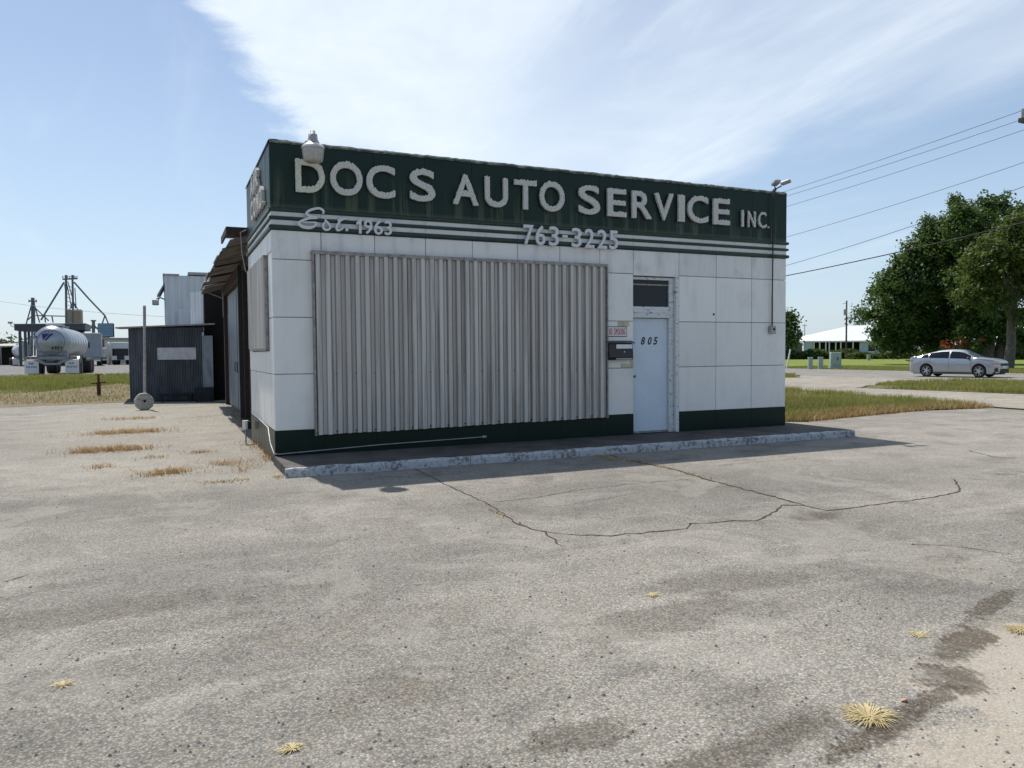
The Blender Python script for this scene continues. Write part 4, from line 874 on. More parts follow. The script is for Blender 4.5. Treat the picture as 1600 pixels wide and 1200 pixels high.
tree("broadleaf_tree", "yellow green tree with one slim grey trunk nearest the street at the right edge", at(1575, 571, 64),
     [(trunk(1576, 1580, 492, 64, .2), .42, .30)],
     [lobe(*a, 64) for a in ((1530, 430, 34), (1515, 460, 22), (1560, 400, 36), (1590, 380, 30), (1610, 420, 44), (1550, 465, 26), (1585, 350, 22), (1540, 390, 24), (1590, 450, 28), (1630, 360, 34), (1524, 405, 20), (1640, 460, 34), (1600, 492, 16))], 380, 0.165, M_leafy)
tree("broadleaf_tree", "dark round tree just past the shop's right edge", at(1222, 556, 140),
     [(trunk(1222, 1222, 530, 140), .3, .2)], [lobe(*a, 140) for a in ((1225, 505, 18), (1232, 520, 18), (1215, 495, 18), (1236, 500, 12), (1225, 533, 16), (1240, 530, 10))], 110, 0.36, M_leafd)
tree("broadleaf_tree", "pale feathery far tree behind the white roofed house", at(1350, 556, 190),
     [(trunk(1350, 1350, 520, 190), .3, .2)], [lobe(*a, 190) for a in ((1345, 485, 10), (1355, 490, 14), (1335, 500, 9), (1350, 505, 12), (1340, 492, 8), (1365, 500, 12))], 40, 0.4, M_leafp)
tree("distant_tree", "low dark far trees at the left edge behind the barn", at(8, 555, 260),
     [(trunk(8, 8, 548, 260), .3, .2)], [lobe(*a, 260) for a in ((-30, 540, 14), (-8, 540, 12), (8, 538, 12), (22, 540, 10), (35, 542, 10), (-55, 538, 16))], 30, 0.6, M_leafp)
for (px_, py_, r_) in ((1478, 541, 9), (1499, 535, 9), (1532, 531, 6)):
    b = at(px_, 558, 78); o = thing("flowering_shrub", b, {1478: "orange red flowering shrub behind the car roof, leftmost", 1499: "bright red flowering shrub seen above the car's front window", 1532: "small red flowering shrub deepest in the tree shade"}[px_], "shrub", "red shrubs under the trees")
    c, rr = lobe(px_, py_, r_, 78, 0); V, F = crown_arrays([((c[0]-b.x, c[1]-b.y, c[2]), rr)], 420, 0.10); raw("flowers", V, F, M_flower, o)['kind'] = 'stuff'
    V, F = crown_arrays([((c[0]-b.x, c[1]-b.y, c[2]-0.7), rr*1.1)], 260, 0.14); raw("leaves", V, F, M_leafd, o)
# hedge, low plants
def hedge(name, label, px0, px1, dep, z1, mt, n_, size):
    a, b = at(px0, 558, dep), at(px1, 558, dep); o = thing(name, a, label, "hedge")
    P = rng.uniform(0, 1, (n_, 1))*(np.array(b)-np.array(a)) ; top = z1*(0.85+0.2*np.sin(P[:, 0]*1.7+P[:, 1])); P[:, 2] = rng.uniform(0, 1, n_)*top; P[:, :2] += rng.normal(size=(n_, 2))*0.45
    u = rng.normal(size=(n_, 3)); u /= np.linalg.norm(u, axis=1)[:, None]; v = np.cross(u, rng.normal(size=(n_, 3))); v /= np.linalg.norm(v, axis=1)[:, None]
    V = np.stack([P-u*size, P+v*size*.6, P+u*size, P-v*size*.6], 1).reshape(-1, 3); k = np.arange(n_)*4; raw("foliage", V, np.stack([k, k+1, k+2, k+3], 1), mt, o)
hedge("hedge", "long dark clipped hedge in front of the white roofed house porch", 1215, 1335, 138, 1.75, M_leafd, 9000, 0.22)
hedge("plant_row", "row of pale spiky plants before the house wall, right of the pole", 1332, 1470, 132, 1.15, M_leafy, 6000, 0.22)
hedge("hedge", "dark shrubs filling the shade behind the car under the trees", 1450, 1720, 112, 2.6, M_leafd, 12000, 0.25)

# ------------------------------------------------------------------ the street side: boxes, poles, house
def ubox(px, w_, h, dep, label, wide=False):
    b = at(px, 577, dep); o = thing("utility_cabinet", b, label, "utility box", "grey green utility boxes on the lawn")
    q = MB()
    if wide:
        q.box((-w_/2, -.35, .30), (w_/2, .35, h), None, .03); q.build("cabinet", M_cab, o, local=True); q = MB(); q.box((-w_/2-.06, -.42, -.03), (w_/2+.10, .42, .30)); q.build("plinth", M_cab, o, local=True)
        q = MB(); q.box((-w_/2+.05, -.362, .36), (-.01, -.353, h-.06)); q.build("door", M_cab, o, local=True); q = MB(); q.box((.01, -.362, .36), (w_/2-.05, -.353, h-.06)); q.build("door", M_cab, o, local=True)
        q = MB(); q.box((.08, -.372, .75), (.16, -.363, 1.05)); q.build("label_plate", M_wire, o, local=True)
    else:
        q.box((-w_/2, -w_/2, -.03), (w_/2, w_/2, h-.07), None, .02); q.build("cabinet", M_cab, o, local=True); q = MB(); q.box((-w_/2-.02, -w_/2-.02, h-.07), (w_/2+.02, w_/2+.02, h), None, .02); q.build("cap", M_cab, o, local=True)
    o.rotation_euler = (0, 0, R(-35))
M_cab = plain("grey green cabinet paint", (0.30, 0.38, 0.34), 0.5, 0, 0.12, 3)
ubox(1266, .36, 1.03, 66, "leftmost slim grey green utility box on the lawn"); ubox(1282, .38, 1.05, 66, "second slim grey green utility box, nearest the big cabinet"); ubox(1305, .85, 1.45, 66, "wide two door utility cabinet on a plinth across the street", True)
ubox(1357, .45, 0.9, 118, "small pale utility box in front of the spiky plants")
b = at(1229, 577, 70); q = MB(); q.tube([b + Vector((0, 0, -.05)), b + Vector((.35, -.1, 1.75))], 0.07, 8); o = tag(q.build("leaning_post", M_signw), "white leaning post at the street just right of the shop", "post")
def upole(name, b, h, label, arm=True, trans=False, r=0.14, rz=0.0):
    o = thing(name, b, label, "utility pole", None, rz); q = MB(); q.cyl((0, 0, -.3), (0, 0, h), r, 10, r*0.7); q.build("pole", M_pole, o, local=True)
    if arm: q = MB(); q.box((-1.2, -.06, h-.75), (1.2, .06, h-.61)); a = q.build("crossarm", M_pole, o, local=True)
    if arm:
        for dx in (-1.05, -.1, 1.05): q = MB(); q.cyl((dx, 0, h-.61), (dx, 0, h-.3), .05, 8); q.build("insulator", M_zinc, o, local=True)
    if trans: q = MB(); q.cyl((-.45, -.1, h-2.6), (-.45, -.1, h-1.55), .27, 14); q.build("transformer", M_zinc, o, local=True); q = MB(); q.box((-.9, -.05, h-.55), (-.1, .05, h-.48)); q.build("bracket", M_zinc, o, local=True)
    return o
upole("utility_pole", at(1322, 560, 136), survey(1322, 470, 136).z, "brown utility pole with a transformer before the white roofed house", False, True, .17)
upole("utility_pole", at(1257, 556, 300), survey(1257, 506, 300).z, "distant utility pole beside the round dark tree", True, False, .15)
# house
hs = thing("ranch_house", at(1330, 556, 156), "low white metal roofed house with a columned porch behind the hedge", "house"); D_ = 156
def hp(px, py, dd=0): return survey(px, py, D_ + dd)
M_mroof = plain("white metal roof", (0.78, 0.80, 0.83), 0.35, 0.1, 0.05, 1)
M_wallb = plain("pale blue house wall", (0.42, 0.50, 0.56), 0.7, 0, 0.1, 1)
eL, eR = hp(1250, 533), hp(1425, 530); rL, rR = hp(1331, 508.5, 7), hp(1373, 507.5, 7); ez = eL.z; eR.z = ez; rR.z = rL.z
bk = Vector((CF.x, CF.y, 0)).normalized()*14; e = (eR-eL).normalized()
q = MB(); q.add([eL, eR, rR, rL, eL+bk, eR+bk], [(0, 1, 2, 3), (4, 3, 2, 5), (0, 3, 4), (1, 5, 2), (0, 4, 5, 1)]); rf = q.build("roof", M_mroof, hs)
for k in range(26):
    f = k/26; a = eL.lerp(eR, f); L_ = (rL-eL).length; tgt = rL.lerp(rR, min(max((f*(eR-eL).length - (rL-eL).dot(e))/(rR-rL).length, 0), 1))
    q = MB(); up = (tgt-a); up = rL-eL - e*((rL-eL).dot(e)); lim = 1.0
    s_ = (a-eL).dot(e); sl_l = (rL-eL).dot(e); sr = (eR-rR).dot(e); tot = (eR-eL).length
    lim = min(1, s_/sl_l if sl_l > 0 else 1, (tot-s_)/sr if sr > 0 else 1)
    if lim > .04: q.tube([a + Vector((0, 0, .04)), a + up*lim*.98 + Vector((0, 0, .04))], .035, 4); q.build("roof_seam", M_mroof, rf)
q = MB(); q.add([p + Vector((0, 0, dz)) for dz in (-.25, -.02) for p in (eL+bk*.01, eR+bk*.01, eR+bk*.02, eL+bk*.02)], [(0,1,2,3),(4,5,6,7),(0,1,5,4),(1,2,6,5),(2,3,7,6),(3,0,4,7)]); q.build("eave_board", M_signw, hs)
def wallq(px0, px1, dd, z0, z1, mt, name, par=hs, th=.15):
    a, b = at(px0, 556, D_+dd), at(px1, 556, D_+dd); t_ = Vector((CF.x, CF.y, 0)).normalized()*th; q = MB()
    q.add([p+Vector((0, 0, z)) for z in (z0, z1) for p in (a, b, b+t_, a+t_)], [(0,1,2,3),(4,5,6,7),(0,1,5,4),(1,2,6,5),(2,3,7,6),(3,0,4,7)]); return q.build(name, mt, par)
wallq(1256, 1344, 3.2, 0, ez-.1, M_void, "porch_wall"); wallq(1343, 1424, .8, 0, ez-.1, M_wallb, "wall"); wallq(1256, 1270, .5, 0, ez-.1, M_wallb, "wall")
for px_ in (1271, 1280, 1289.5, 1295, 1305, 1313, 1332): wallq(px_, px_+1.6, .5, 0, ez-.1, M_signw, "porch_post")
for (a, b) in ((1357, 1367), (1389, 1396), (1400, 1405)): w_ = wallq(a, b, .7, 1.3, 2.7, M_glass, "window", hs, .09); wallq(a-.7, b+.7, .66, 1.1, 1.28, M_signw, "sill", w_, .1)
h2 = thing("white_outbuilding", at(1240, 556, 165), "small white roofed outbuilding left of the porch house", "outbuilding")
a, b = survey(1228, 539, 165), survey(1256, 539, 165); b.z = a.z; tt = Vector((CF.x, CF.y, 0)).normalized()*6; up = Vector((0, 0, 1.3))
q = MB(); q.add([a, b, b+tt+up, a+tt+up], [(0, 1, 2, 3)]); q.add([a, b, b - Vector((0, 0, .15)), a - Vector((0, 0, .15))], [(0, 1, 2, 3)]); q.build("roof", M_mroof, h2)
q = MB(); a0 = Vector((a.x, a.y, 0)) + tt*.15; b0 = Vector((b.x, b.y, 0)) + tt*.15; q.add([p+Vector((0, 0, z)) for z in (0, a.z-.05) for p in (a0, b0, b0+tt*.8, a0+tt*.8)], [(0,1,2,3),(4,5,6,7),(0,1,5,4),(1,2,6,5),(2,3,7,6),(3,0,4,7)]); q.build("wall", M_wallb, h2)

# wires of the roadside line: near pole just outside the frame on the right, far one behind the shop
DA, DB = 26.0, 78.0
PB = at(690, 560, DB)
def pxof(P): d = P-CAM; z_ = d.dot(CF); return 800+FPX*d.dot(CR)/z_, 600-FPX*d.dot(CU)/z_
for k in range(60):
    PA = at(1600 + k*2, 560, DA); wdir = (PB-PA).normalized(); perp = Vector((-wdir.y, wdir.x, 0))
    if pxof(PA+perp)[0] > pxof(PA)[0]: perp = -perp
    if pxof(PA + perp*1.2)[0] > 1584: break
topA = survey(1584, 193, (PA + perp*1.2 - CAM).dot(CF)).z + 0.68
npole = upole("utility_pole", PA, topA, "wooden roadside power pole whose crossarm end enters the frame at right", True, False, .15, math.atan2(perp.y, perp.x))
fpole = upole("utility_pole", PB, 10.6, "wooden power pole hidden behind the shop roof", True, False, .15, math.atan2(perp.y, perp.x))
for (ya, yb, zB, off, r_, lab) in ((300, 178, 10.2, 1.05, .012, "uppermost thin power line right of the shop"), (308, 188, 10.2, -.1, .012, "second thin power line from the top"), (324, 205, 10.2, -1.05, .012, "third power line from the top"),
                          (371, 255, 8.8, .1, .012, "lone thin line in the middle of the wire bundle"), (415, 292, 7.6, .15, .014, "thin line just above the thick cable"), (431, 348, 7.2, .15, .030, "thick black cable, lowest of the lines right of the shop")):
    A_ = PA + perp*off; B_ = PB + perp*off
    def tat(px):
        lo, hi = 0., 1.
        for _ in range(40):
            mid_ = (lo+hi)/2
            if pxof(A_.lerp(B_, mid_))[0] > px: lo = mid_
            else: hi = mid_
        return lo
    def zat(t_, px, py): return survey(px, py, (A_.lerp(B_, t_)-CAM).dot(CF)).z
    t1, t2 = tat(1600), tat(1230); z1_, z2_ = zat(t1, 1600, yb), zat(t2, 1230, ya)
    # z(t) = zA(1-t) + zB t - 4 s t (1-t)
    Am = np.array([[1-t1, -4*t1*(1-t1)], [1-t2, -4*t2*(1-t2)]]); sol = np.linalg.solve(Am, np.array([z1_-zB*t1, z2_-zB*t2]))
    q = MB(); q.tube([Vector((*A_.lerp(B_, k/40).xy, sol[0]*(1-k/40)+zB*k/40-4*sol[1]*k/40*(1-k/40))) for k in range(41)], r_*.72, 5)
    tag(q.build("power_line", M_wire), lab, "power line", "power lines right of the shop")
q = MB(); a, b = survey(-40, 464, 170), survey(420, 500, 100); q.tube([a.lerp(b, k/12) - Vector((0, 0, 1.0*4*k/12*(1-k/12))) for k in range(13)], .03, 5); tag(q.build("power_line", M_zinc), "faint single wire crossing the sky above the mill", "power line")

# ------------------------------------------------------------------ silver sedan
M_car = mat("silver car paint", lambda t, out: (out(t.mix(t.noise(t.obj(), 2.0, 2), (0.40, 0.43, 0.46), (0.44, 0.47, 0.50)), 0.25, None, 0.55, 0.6)))
def sedan(loc, rz):
    o = thing("parked_sedan", loc, "silver grey four door saloon car on the street before the trees", "car", None, rz); o.name = "sedan_car"
    TX = [-2.45, -2.40, -2.25, -1.9, -1.5, -1.1, -.7, -.3, 0, .3, .55, .9, 1.22, 1.6, 2.0, 2.25, 2.38, 2.45]; TZ = [.92, 1.02, 1.07, 1.14, 1.25, 1.35, 1.42, 1.445, 1.445, 1.425, 1.375, 1.20, 1.02, .99, .94, .88, .83, .74]
    def zt(x): return float(np.interp(x, TX, TZ))
    BX = [-2.45, -2.2, -1.5, 0, 1.1, 1.6, 2.1, 2.45]; BZ = [.88, .99, .985, .95, .925, .91, .86, .70]
    def zb(x): return float(np.interp(x, BX, BZ))
    def hw(x): return float(np.interp(x, [-2.45, -2.3, -1.9, -1, 1.3, 1.9, 2.25, 2.4, 2.45], [.74, .84, .90, .93, .93, .90, .82, .72, .66]))
    WX = (-1.42, 1.43)
    def arch(x):
        z = .20 + .06*max(0, abs(x)-2.1)/.35
        for wx in WX:
            if abs(x-wx) < .385: z = max(z, .335 + math.sqrt(max(0, .385**2-(x-wx)**2))*.98)
        return z
    def sec(x):
        w_, b, tz = hw(x), zb(x), zt(x); a = min(arch(x), b-.10); gh = tz-b
        tw = w_*(.95 if gh < .12 else float(np.interp(gh, [.12, .48], [.80, .66])))
        ez_ = max(b + gh*.86, b+.004)
        m_ = max(a+.02, .62)
        return [(w_*.93, a), (w_*.985, a+(m_-a)*.45), (w_, m_), (w_*.99, m_+(b-m_)*.6), (w_*.955, b), ((w_*.955+tw)/2+.012, b+(ez_-b)*.52), (tw, ez_), (tw*.62, tz-.012), (0, tz)]
    X = sorted(set(list(np.linspace(-2.45, 2.45, 66)) + [wx+d for wx in WX for d in (-.385, -.37, .37, .385)])); q = MB(); v = []
    for x in X:
        s_ = sec(x); v += [(x, p[0], p[1]) for p in s_] + [(x, -p[0], p[1]) for p in s_[-2::-1]]
    m_ = 17; f = [(i*m_+j, (i+1)*m_+j, (i+1)*m_+j+1, i*m_+j+1) for i in range(len(X)-1) for j in range(m_-1)]
    f += [tuple(range(m_)), tuple((len(X)-1)*m_+j for j in range(m_))[::-1]]
    q.add(v, f, True); q.build("body", M_car, o, local=True)
    q = MB(); q.box((-2.2, -.80, .16), (2.25, .80, .55)); q.build("underbody", M_wire, o, local=True)
    def gpanel(name, x0, x1, lo, hi, side, mt, trim=None):
        q = MB(); v = []; n_ = 10
        for i in range(n_+1):
            x = x0+(x1-x0)*i/n_; s_ = sec(x); B, Md, E_ = [Vector((x, p[0], p[1])) for p in (s_[4], s_[5], s_[6])]
            for k in (lo, (lo+hi)/2, hi):
                p = B.lerp(Md, k*2) if k < .5 else Md.lerp(E_, k*2-1); v.append((p.x, side*(p.y+.010), p.z+.003))
        q.add(v, [(i*3+j, (i+1)*3+j, (i+1)*3+j+1, i*3+j+1) for i in range(n_) for j in range(2)], True); return q.build(name, mt, o, local=True)
    for sd in (1, -1):
        gpanel("side_window", -.12, .98, .07, .90, sd, M_glass); gpanel("side_window", -1.28, -.20, .07, .90, sd, M_glass); gpanel("quarter_window", -1.72, -1.34, .10, .80, sd, M_glass)
        for (hx, hz_) in ((-1.08, .86), (.02, .84)): q = MB(); q.box((hx-.11, sd*(hw(hx)*.985)-.012, hz_-.015), (hx+.11, sd*(hw(hx)*.985)+.030*sd if sd > 0 else sd*(hw(hx)*.985)+.012, hz_+.015)) if sd > 0 else q.box((hx-.11, sd*(hw(hx)*.985)-.030, hz_-.015), (hx+.11, sd*(hw(hx)*.985)+.012, hz_+.015)); q.build("door_handle", M_silver, o, local=True)
        for dx in (-.16, 1.02, -1.20):
            q = MB(); vv = []
            zs = np.linspace(.33, zb(dx), 7)
            for z_ in zs:
                s_ = sec(dx); w_ = float(np.interp(z_, [p[1] for p in s_[:5]], [p[0] for p in s_[:5]])); vv += [(dx-.006, sd*(w_+.003), z_), (dx+.006, sd*(w_+.003), z_)]
            q.add(vv, [(2*i, 2*i+1, 2*i+3, 2*i+2) for i in range(6)]); q.build("door_gap", M_wire, o, local=True)
        q = MB(); q.sphere((.92, sd*1.00, .985), .10, 10, 6, 1.0, .9, .62); q.tube([(.92, sd*.88, .93), (.92, sd*.97, .95)], .025, 6); q.build("mirror", M_black, o, local=True)
        q = MB(); q.add([(1.98, sd*(hw(1.98)+.006), .745), (2.30, sd*(hw(2.30)+.016), .73), (2.42, sd*.735, .715), (2.463, sd*.64, .70), (2.463, sd*.64, .665), (2.42, sd*.735, .665), (2.30, sd*(hw(2.30)+.018), .665), (2.10, sd*(hw(2.10)+.010), .685)], [(0, 1, 6, 7), (1, 2, 5, 6), (2, 3, 4, 5)]); q.build("headlight", M_orange, o, local=True)
        q = MB(); q.add([(-2.43, sd*.45, .86), (-2.40, sd*.80, .88), (-2.22, sd*.865, .88), (-2.25, sd*.865, .80), (-2.43, sd*.80, .78), (-2.46, sd*.45, .80)], [(0, 1, 2, 3, 4, 5)]); q.build("tail_light", M_red, o, local=True)
        q = MB(); q.add([(2.20, sd*(hw(2.20)+.012), .44), (2.34, sd*(hw(2.34)+.012), .54), (2.40, sd*(hw(2.40)+.012), .32), (2.24, sd*(hw(2.24)+.012), .30)], [(0, 1, 2, 3)]); q.build("air_scoop", M_black, o, local=True)
    def strip(name, x0, x1, fr, mt, dz=.006):
        q = MB(); v = []; n_ = 8
        for i in range(n_+1):
            x = x0+(x1-x0)*i/n_; s_ = sec(x); tw = s_[6][0]*fr; v += [(x, -tw, s_[6][1]+dz+.010), (x, -tw*.62, s_[7][1]+dz), (x, 0, s_[8][1]+dz), (x, tw*.62, s_[7][1]+dz), (x, tw, s_[6][1]+dz+.010)]
        q.add(v, [(i*5+j, (i+1)*5+j, (i+1)*5+j+1, i*5+j+1) for i in range(n_) for j in range(4)], True); return q.build(name, mt, o, local=True)
    strip("windscreen", .54, 1.17, .93, M_screen); strip("rear_window", -2.0, -.98, .9, M_glass)
    q = MB(); q.box((2.36, -.62, .60), (2.468, .62, .72)); q.build("grille", M_tyre, o, local=True)
    q = MB(); q.box((2.34, -.64, .24), (2.475, .64, .44)); q.build("lower_intake", M_tyre, o, local=True)
    q = MB(); q.box((-1.05, -.945, .215), (1.03, .945, .26), None, .01); q.build("sill", M_black, o, local=True)
    for wx in WX:
        for sd in (1, -1):
            y_ = sd*.80
            q = MB(); q.lathe((wx, y_, .335), [(.24, -.10), (.315, -.11), (.335, -.08), (.335, .08), (.315, .11), (.24, .10)], 28, 'y'); ty = q.build("wheel", M_tyre, o, local=True)
            q = MB(); q.lathe((wx, y_, .335), [(.245, sd*.10), (.235, sd*.112), (.215, sd*.085), (.205, sd*.04), (0, sd*.03)], 28, 'y'); q.build("rim", M_black, ty, local=True)
            q = MB()
            for k in range(5):
                for off in (-.14, .14):
                    an = 2*math.pi*k/5+off; q.tube([(wx, y_+sd*.085, .335), (wx+.23*math.cos(an+off*.6), y_+sd*.108, .335+.23*math.sin(an+off*.6))], [.026, .017], 5)
            q.lathe((wx, y_, .335), [(.228, sd*.096), (.243, sd*.115), (.247, sd*.10)], 28, 'y'); q.build("spokes", M_silver, ty, local=True)
    return o
M_orange = plain("amber headlight strip", (0.75, 0.22, 0.08), 0.2, 0, 0.1); M_tyre = plain("tyre rubber", (0.016, 0.016, 0.017), 0.8)
M_screen = plain("windscreen glass", (0.10, 0.14, 0.17), 0.03, 0, 0.1, spec=1.0)
hd = Vector((0.80, -2.70)).normalized(); rt = Vector((hd.y, -hd.x))
cc = Vector((39.95, 19.3)) + hd*1.36 - rt*0.86
car_ = sedan((cc.x, cc.y, 0.006), math.atan2(hd.y, hd.x)); car_.scale = (0.985, 1.06, 1.13)

# ------------------------------------------------------------------ truck yard on the left
ZY = 0.45
def yard(px, dep): p = survey(px, 560, dep); return Vector((p.x, p.y, ZY))
M_tank = plain("polished tank steel", (0.36, 0.39, 0.44), 0.36, 0.6, 0.12, 2); M_tank2 = plain("white tank", (0.70, 0.72, 0.73), 0.4, 0, 0.1, 2)
M_gtruck = plain("grey box body", (0.26, 0.29, 0.33), 0.5, 0.2, 0.15, 2)
M_chassis = plain("grey chassis", (0.26, 0.28, 0.31), 0.5, 0.3, 0.2); M_blue = plain("dark blue paint", (0.02, 0.03, 0.16), 0.5); M_teal = plain("blue print", (0.02, 0.10, 0.28), 0.5)
def wheelpair(q, x, y, r=0.50, w_=0.55): q.lathe((x, y, r), [(0, -w_/2), (r*.55, -w_/2), (r*.9, -w_/2), (r, -w_*.35), (r, w_*.35), (r*.9, w_/2), (r*.55, w_/2), (0, w_/2)], 20, 'x')
def tanker(base, rz, label, main=True, length=11.0, steel=None):
    o = thing("tanker_trailer", base, label, "tanker", None, rz); steel = steel or M_tank
    rT = .88; zc = 1.93
    q = MB(); q.lathe((0, 0, zc), [(0, -.42), (.25, -.41), (.5, -.34), (.68, -.22), (rT-.06, -.03), (rT, .05), (rT, length), (rT-.1, length+.15), (.4, length+.35), (0, length+.4)], 36, 'y'); tk = q.build("tank", steel, o, local=True)
    for k in range(7): q = MB(); yy = .25+k*length/7; q.lathe((0, 0, zc), [(rT+.002, yy-.05), (rT+.018, yy-.03), (rT+.018, yy+.03), (rT+.002, yy+.05)], 32, 'y'); q.build("tank_band", M_gtruck, tk, local=True)
    q = MB(); q.lathe((0, 0, zc), [(.66, -.235), (.69, -.25), (.70, -.20)], 32, 'y'); q.build("head_seam", M_chassis, tk, local=True)
    q = MB(); q.box((-.45, 1.2, zc+rT+.0), (.45, 2.0, zc+rT+.12), None, .03); q.build("top_box", M_chassis, tk, local=True); q = MB(); q.cyl((0, 5, zc+rT), (0, 5, zc+rT+.15), .3, 16); q.build("manhole", M_chassis, tk, local=True)
    q = MB()
    for sx in (-1, 1): q.box((sx*.5-.06, .1, .85), (sx*.5+.06, length-1, 1.12))
    q.box((-1.25, -.20, .93), (1.25, -.05, 1.10)); q.box((-.75, .05, 1.1), (-.45, .35, 1.55)); q.box((.45, .05, 1.1), (.75, .35, 1.55)); q.prism([(-.75, 1.15), (.75, 1.15), (.62, 1.38), (-.62, 1.38)], 'y', -.10, .20)
    q.prism([(-.9, .92), (-.35, .62), (.35, .62), (.9, .92), (.55, .92), (.25, .74), (-.25, .74), (-.55, .92)], 'y', -.22, -.12); q.build("chassis", M_chassis, o, local=True)
    for yy in (.75, 2.05):
        for sx in (-1, 1): q = MB(); wheelpair(q, sx*.98, yy); w__ = q.build("wheel", M_tyre, o, local=True); q = MB(); q.lathe((sx*.98, yy, .5), [(0, sx*.2), (.26, sx*.22), (.29, sx*.278)], 18, 'x'); q.build("hub", M_silver, w__, local=True)
    for yy in (length-2.2, length-.9):
        for sx in (-1, 1): q = MB(); wheelpair(q, sx*.98, yy); q.build("wheel", M_tyre, o, local=True)
    for sx in (-1, 1):
        v = []
        for an in np.linspace(.35, math.pi-.35, 14): v += [(sx*.98-.31, .75+.61*math.cos(an), .5+.61*math.sin(an)), (sx*.98+.31, .75+.61*math.cos(an), .5+.61*math.sin(an))]
        q = MB(); q.add(v, [(2*i, 2*i+1, 2*i+3, 2*i+2) for i in range(13)], True); q.build("mudguard", M_silver, o, local=True)
        q = MB(); q.box((sx*.98-.34, -.16, .14), (sx*.98+.34, -.13, .88)); fp = q.build("mud_flap", M_signw, o, local=True)
        q = MB(); q.box((sx*1.0-.26, -.24, .96), (sx*1.0+.26, -.205, 1.08)); lb = q.build("light_bar", M_chassis, o, local=True)
        for dx in (-.12, .12): q = MB(); q.cyl((sx*1.0+dx, -.255, 1.02), (sx*1.0+dx, -.235, 1.02), .055, 12); q.build("tail_light", M_red, lb, local=True)
        if main:
            xx = sx*.98-.26
            for k, ch in enumerate("WALPOLE"): letter_mesh(ch, xx+k*.075, xx+k*.075+.06, .46, .57, -.163, .004, .004, 0, M_teal, None, "flap_letter").parent = fp
            q = MB(); q.prism([(sx*.98-.14, .74), (sx*.98-.02, .74), (sx*.98-.09, .64)], 'y', -.168, -.162); q.prism([(sx*.98+.0, .74), (sx*.98+.14, .74), (sx*.98-.02, .63)], 'y', -.168, -.162); q.build("flap_logo", M_blue, fp, local=True)
    if main:
        q = MB(); q.prism([(-.40, zc+.44), (-.08, zc+.44), (-.36, zc+.10)], 'y', -.43, -.30); q.prism([(.00, zc+.44), (.14, zc+.44), (-.20, zc+.06), (-.29, zc+.06)], 'y', -.435, -.30); q.build("tank_logo", M_blue, tk, local=True)
        for k, ch in enumerate("4129"): letter_mesh(ch, .02+k*.15, .13+k*.15, zc-.46, zc-.28, -.40, .03, .008, 0, M_ink, None, "number").parent = tk
        q = MB()
        for dx in (-.16, 0, .16): q.cyl((dx-.1, -.34, zc+.56), (dx-.1, -.27, zc+.56), .03, 8)
        q.build("marker_lights", M_red, tk, local=True)
        q = MB(); q.tube([(-.7, -.1, zc+.35), (-1.0, -.1, zc+.1), (-1.05, .0, 1.2)], .05, 6); q.tube([(-.75, .3, zc+.55), (-1.05, .3, zc+.3), (-1.1, .3, 1.2)], .04, 6); q.build("hose", M_chassis, o, local=True)
    else:
        q = MB(); q.box((-.36, -.60, 1.0), (.36, -.50, 2.95), None, .02); ld = q.build("ladder_panel", M_tank2, o, local=True)
        for k in range(9): q = MB(); q.box((-.22, -.63, 1.2+k*.19), (.22, -.605, 1.25+k*.19)); q.build("rung", M_chassis, ld, local=True)
    return o
b = yard(81.5, 46.3); tk1 = tanker(b, R(-0.8), "polished steel tanker trailer numbered 4129 with white mud flaps, rear towards the grass", True, 9.5)
tk1.scale = (1.08, 1.08, 1.08)
tanker(yard(39, 96), R(12), "white tanker trailer with a rear ladder, farther off left of the 4129 tanker", False, 9.0, M_tank2)
def rect(o, name, a, b, mt, ch=.02, par=None): q = MB(); q.box(a, b, None, ch); return q.build(name, mt, par or o, local=True)
def lorry(name, base, rz, label, cat, w_, h, L_, mt, front=False):
    o = thing(name, base, label, cat, None, rz); bd = rect(o, "body", (-w_/2, 0, 1.0), (w_/2, L_, h), mt, .05)
    q = MB(); q.box((-w_/2+.1, .1, .6), (w_/2-.1, L_-.1, .98)); q.build("chassis", M_chassis, o, local=True)
    for yy in (1.0, L_-1.2):
        for sx in (-1, 1): q = MB(); wheelpair(q, sx*(w_/2-.28), yy, .5, .5); q.build("wheel", M_tyre, o, local=True)
    if front:
        ws = rect(o, "windscreen", (-w_/2+.15, -.03, h*.40), (w_/2-.15, -.002, h*.72), M_glass, .005)
        for sx in (-1, 1): rect(o, "bumper_lamp", (sx*w_*.34-.3, -.08, .62), (sx*w_*.34+.3, -.01, 1.15), M_signw, .02); 
        rect(o, "grille", (-.5, -.06, .7), (.5, -.005, 1.25), M_black, .01)
    else:
        rect(o, "rear_door", (-w_/2+.08, -.03, 1.15), (-.01, -.002, h-.15), mt, .01); rect(o, "rear_door", (.01, -.03, 1.15), (w_/2-.08, -.002, h-.15), mt, .01)
        rect(o, "window", (-w_*.36, -.05, h*.55), (-w_*.10, -.031, h*.72), M_black, .005); rect(o, "bumper", (-w_/2+.1, -.1, .55), (w_/2-.1, -.04, .72), M_signw, .01)
        for k in range(3): rect(o, "hinge_bar", (-w_/2+.06, -.045, 1.5+k*(h-1.8)/3), (w_/2-.06, -.032, 1.56+k*(h-1.8)/3), M_chassis, .005)
    return o
M_wtruck = plain("white cab paint", (0.66, 0.68, 0.68), 0.4, 0, 0.08, 2)
p = yard(144, 90); p.z = ZY; lorry("box_trailer", p, R(3), "tall grey box trailer parked right of the steel tanker", "trailer", 1.95, 3.9, 9, M_gtruck)
lorry("box_truck", yard(188.5, 98), R(-2), "white truck facing the camera with a dark windscreen beside the shed", "truck", 2.15, 2.9, 7, M_wtruck, True)
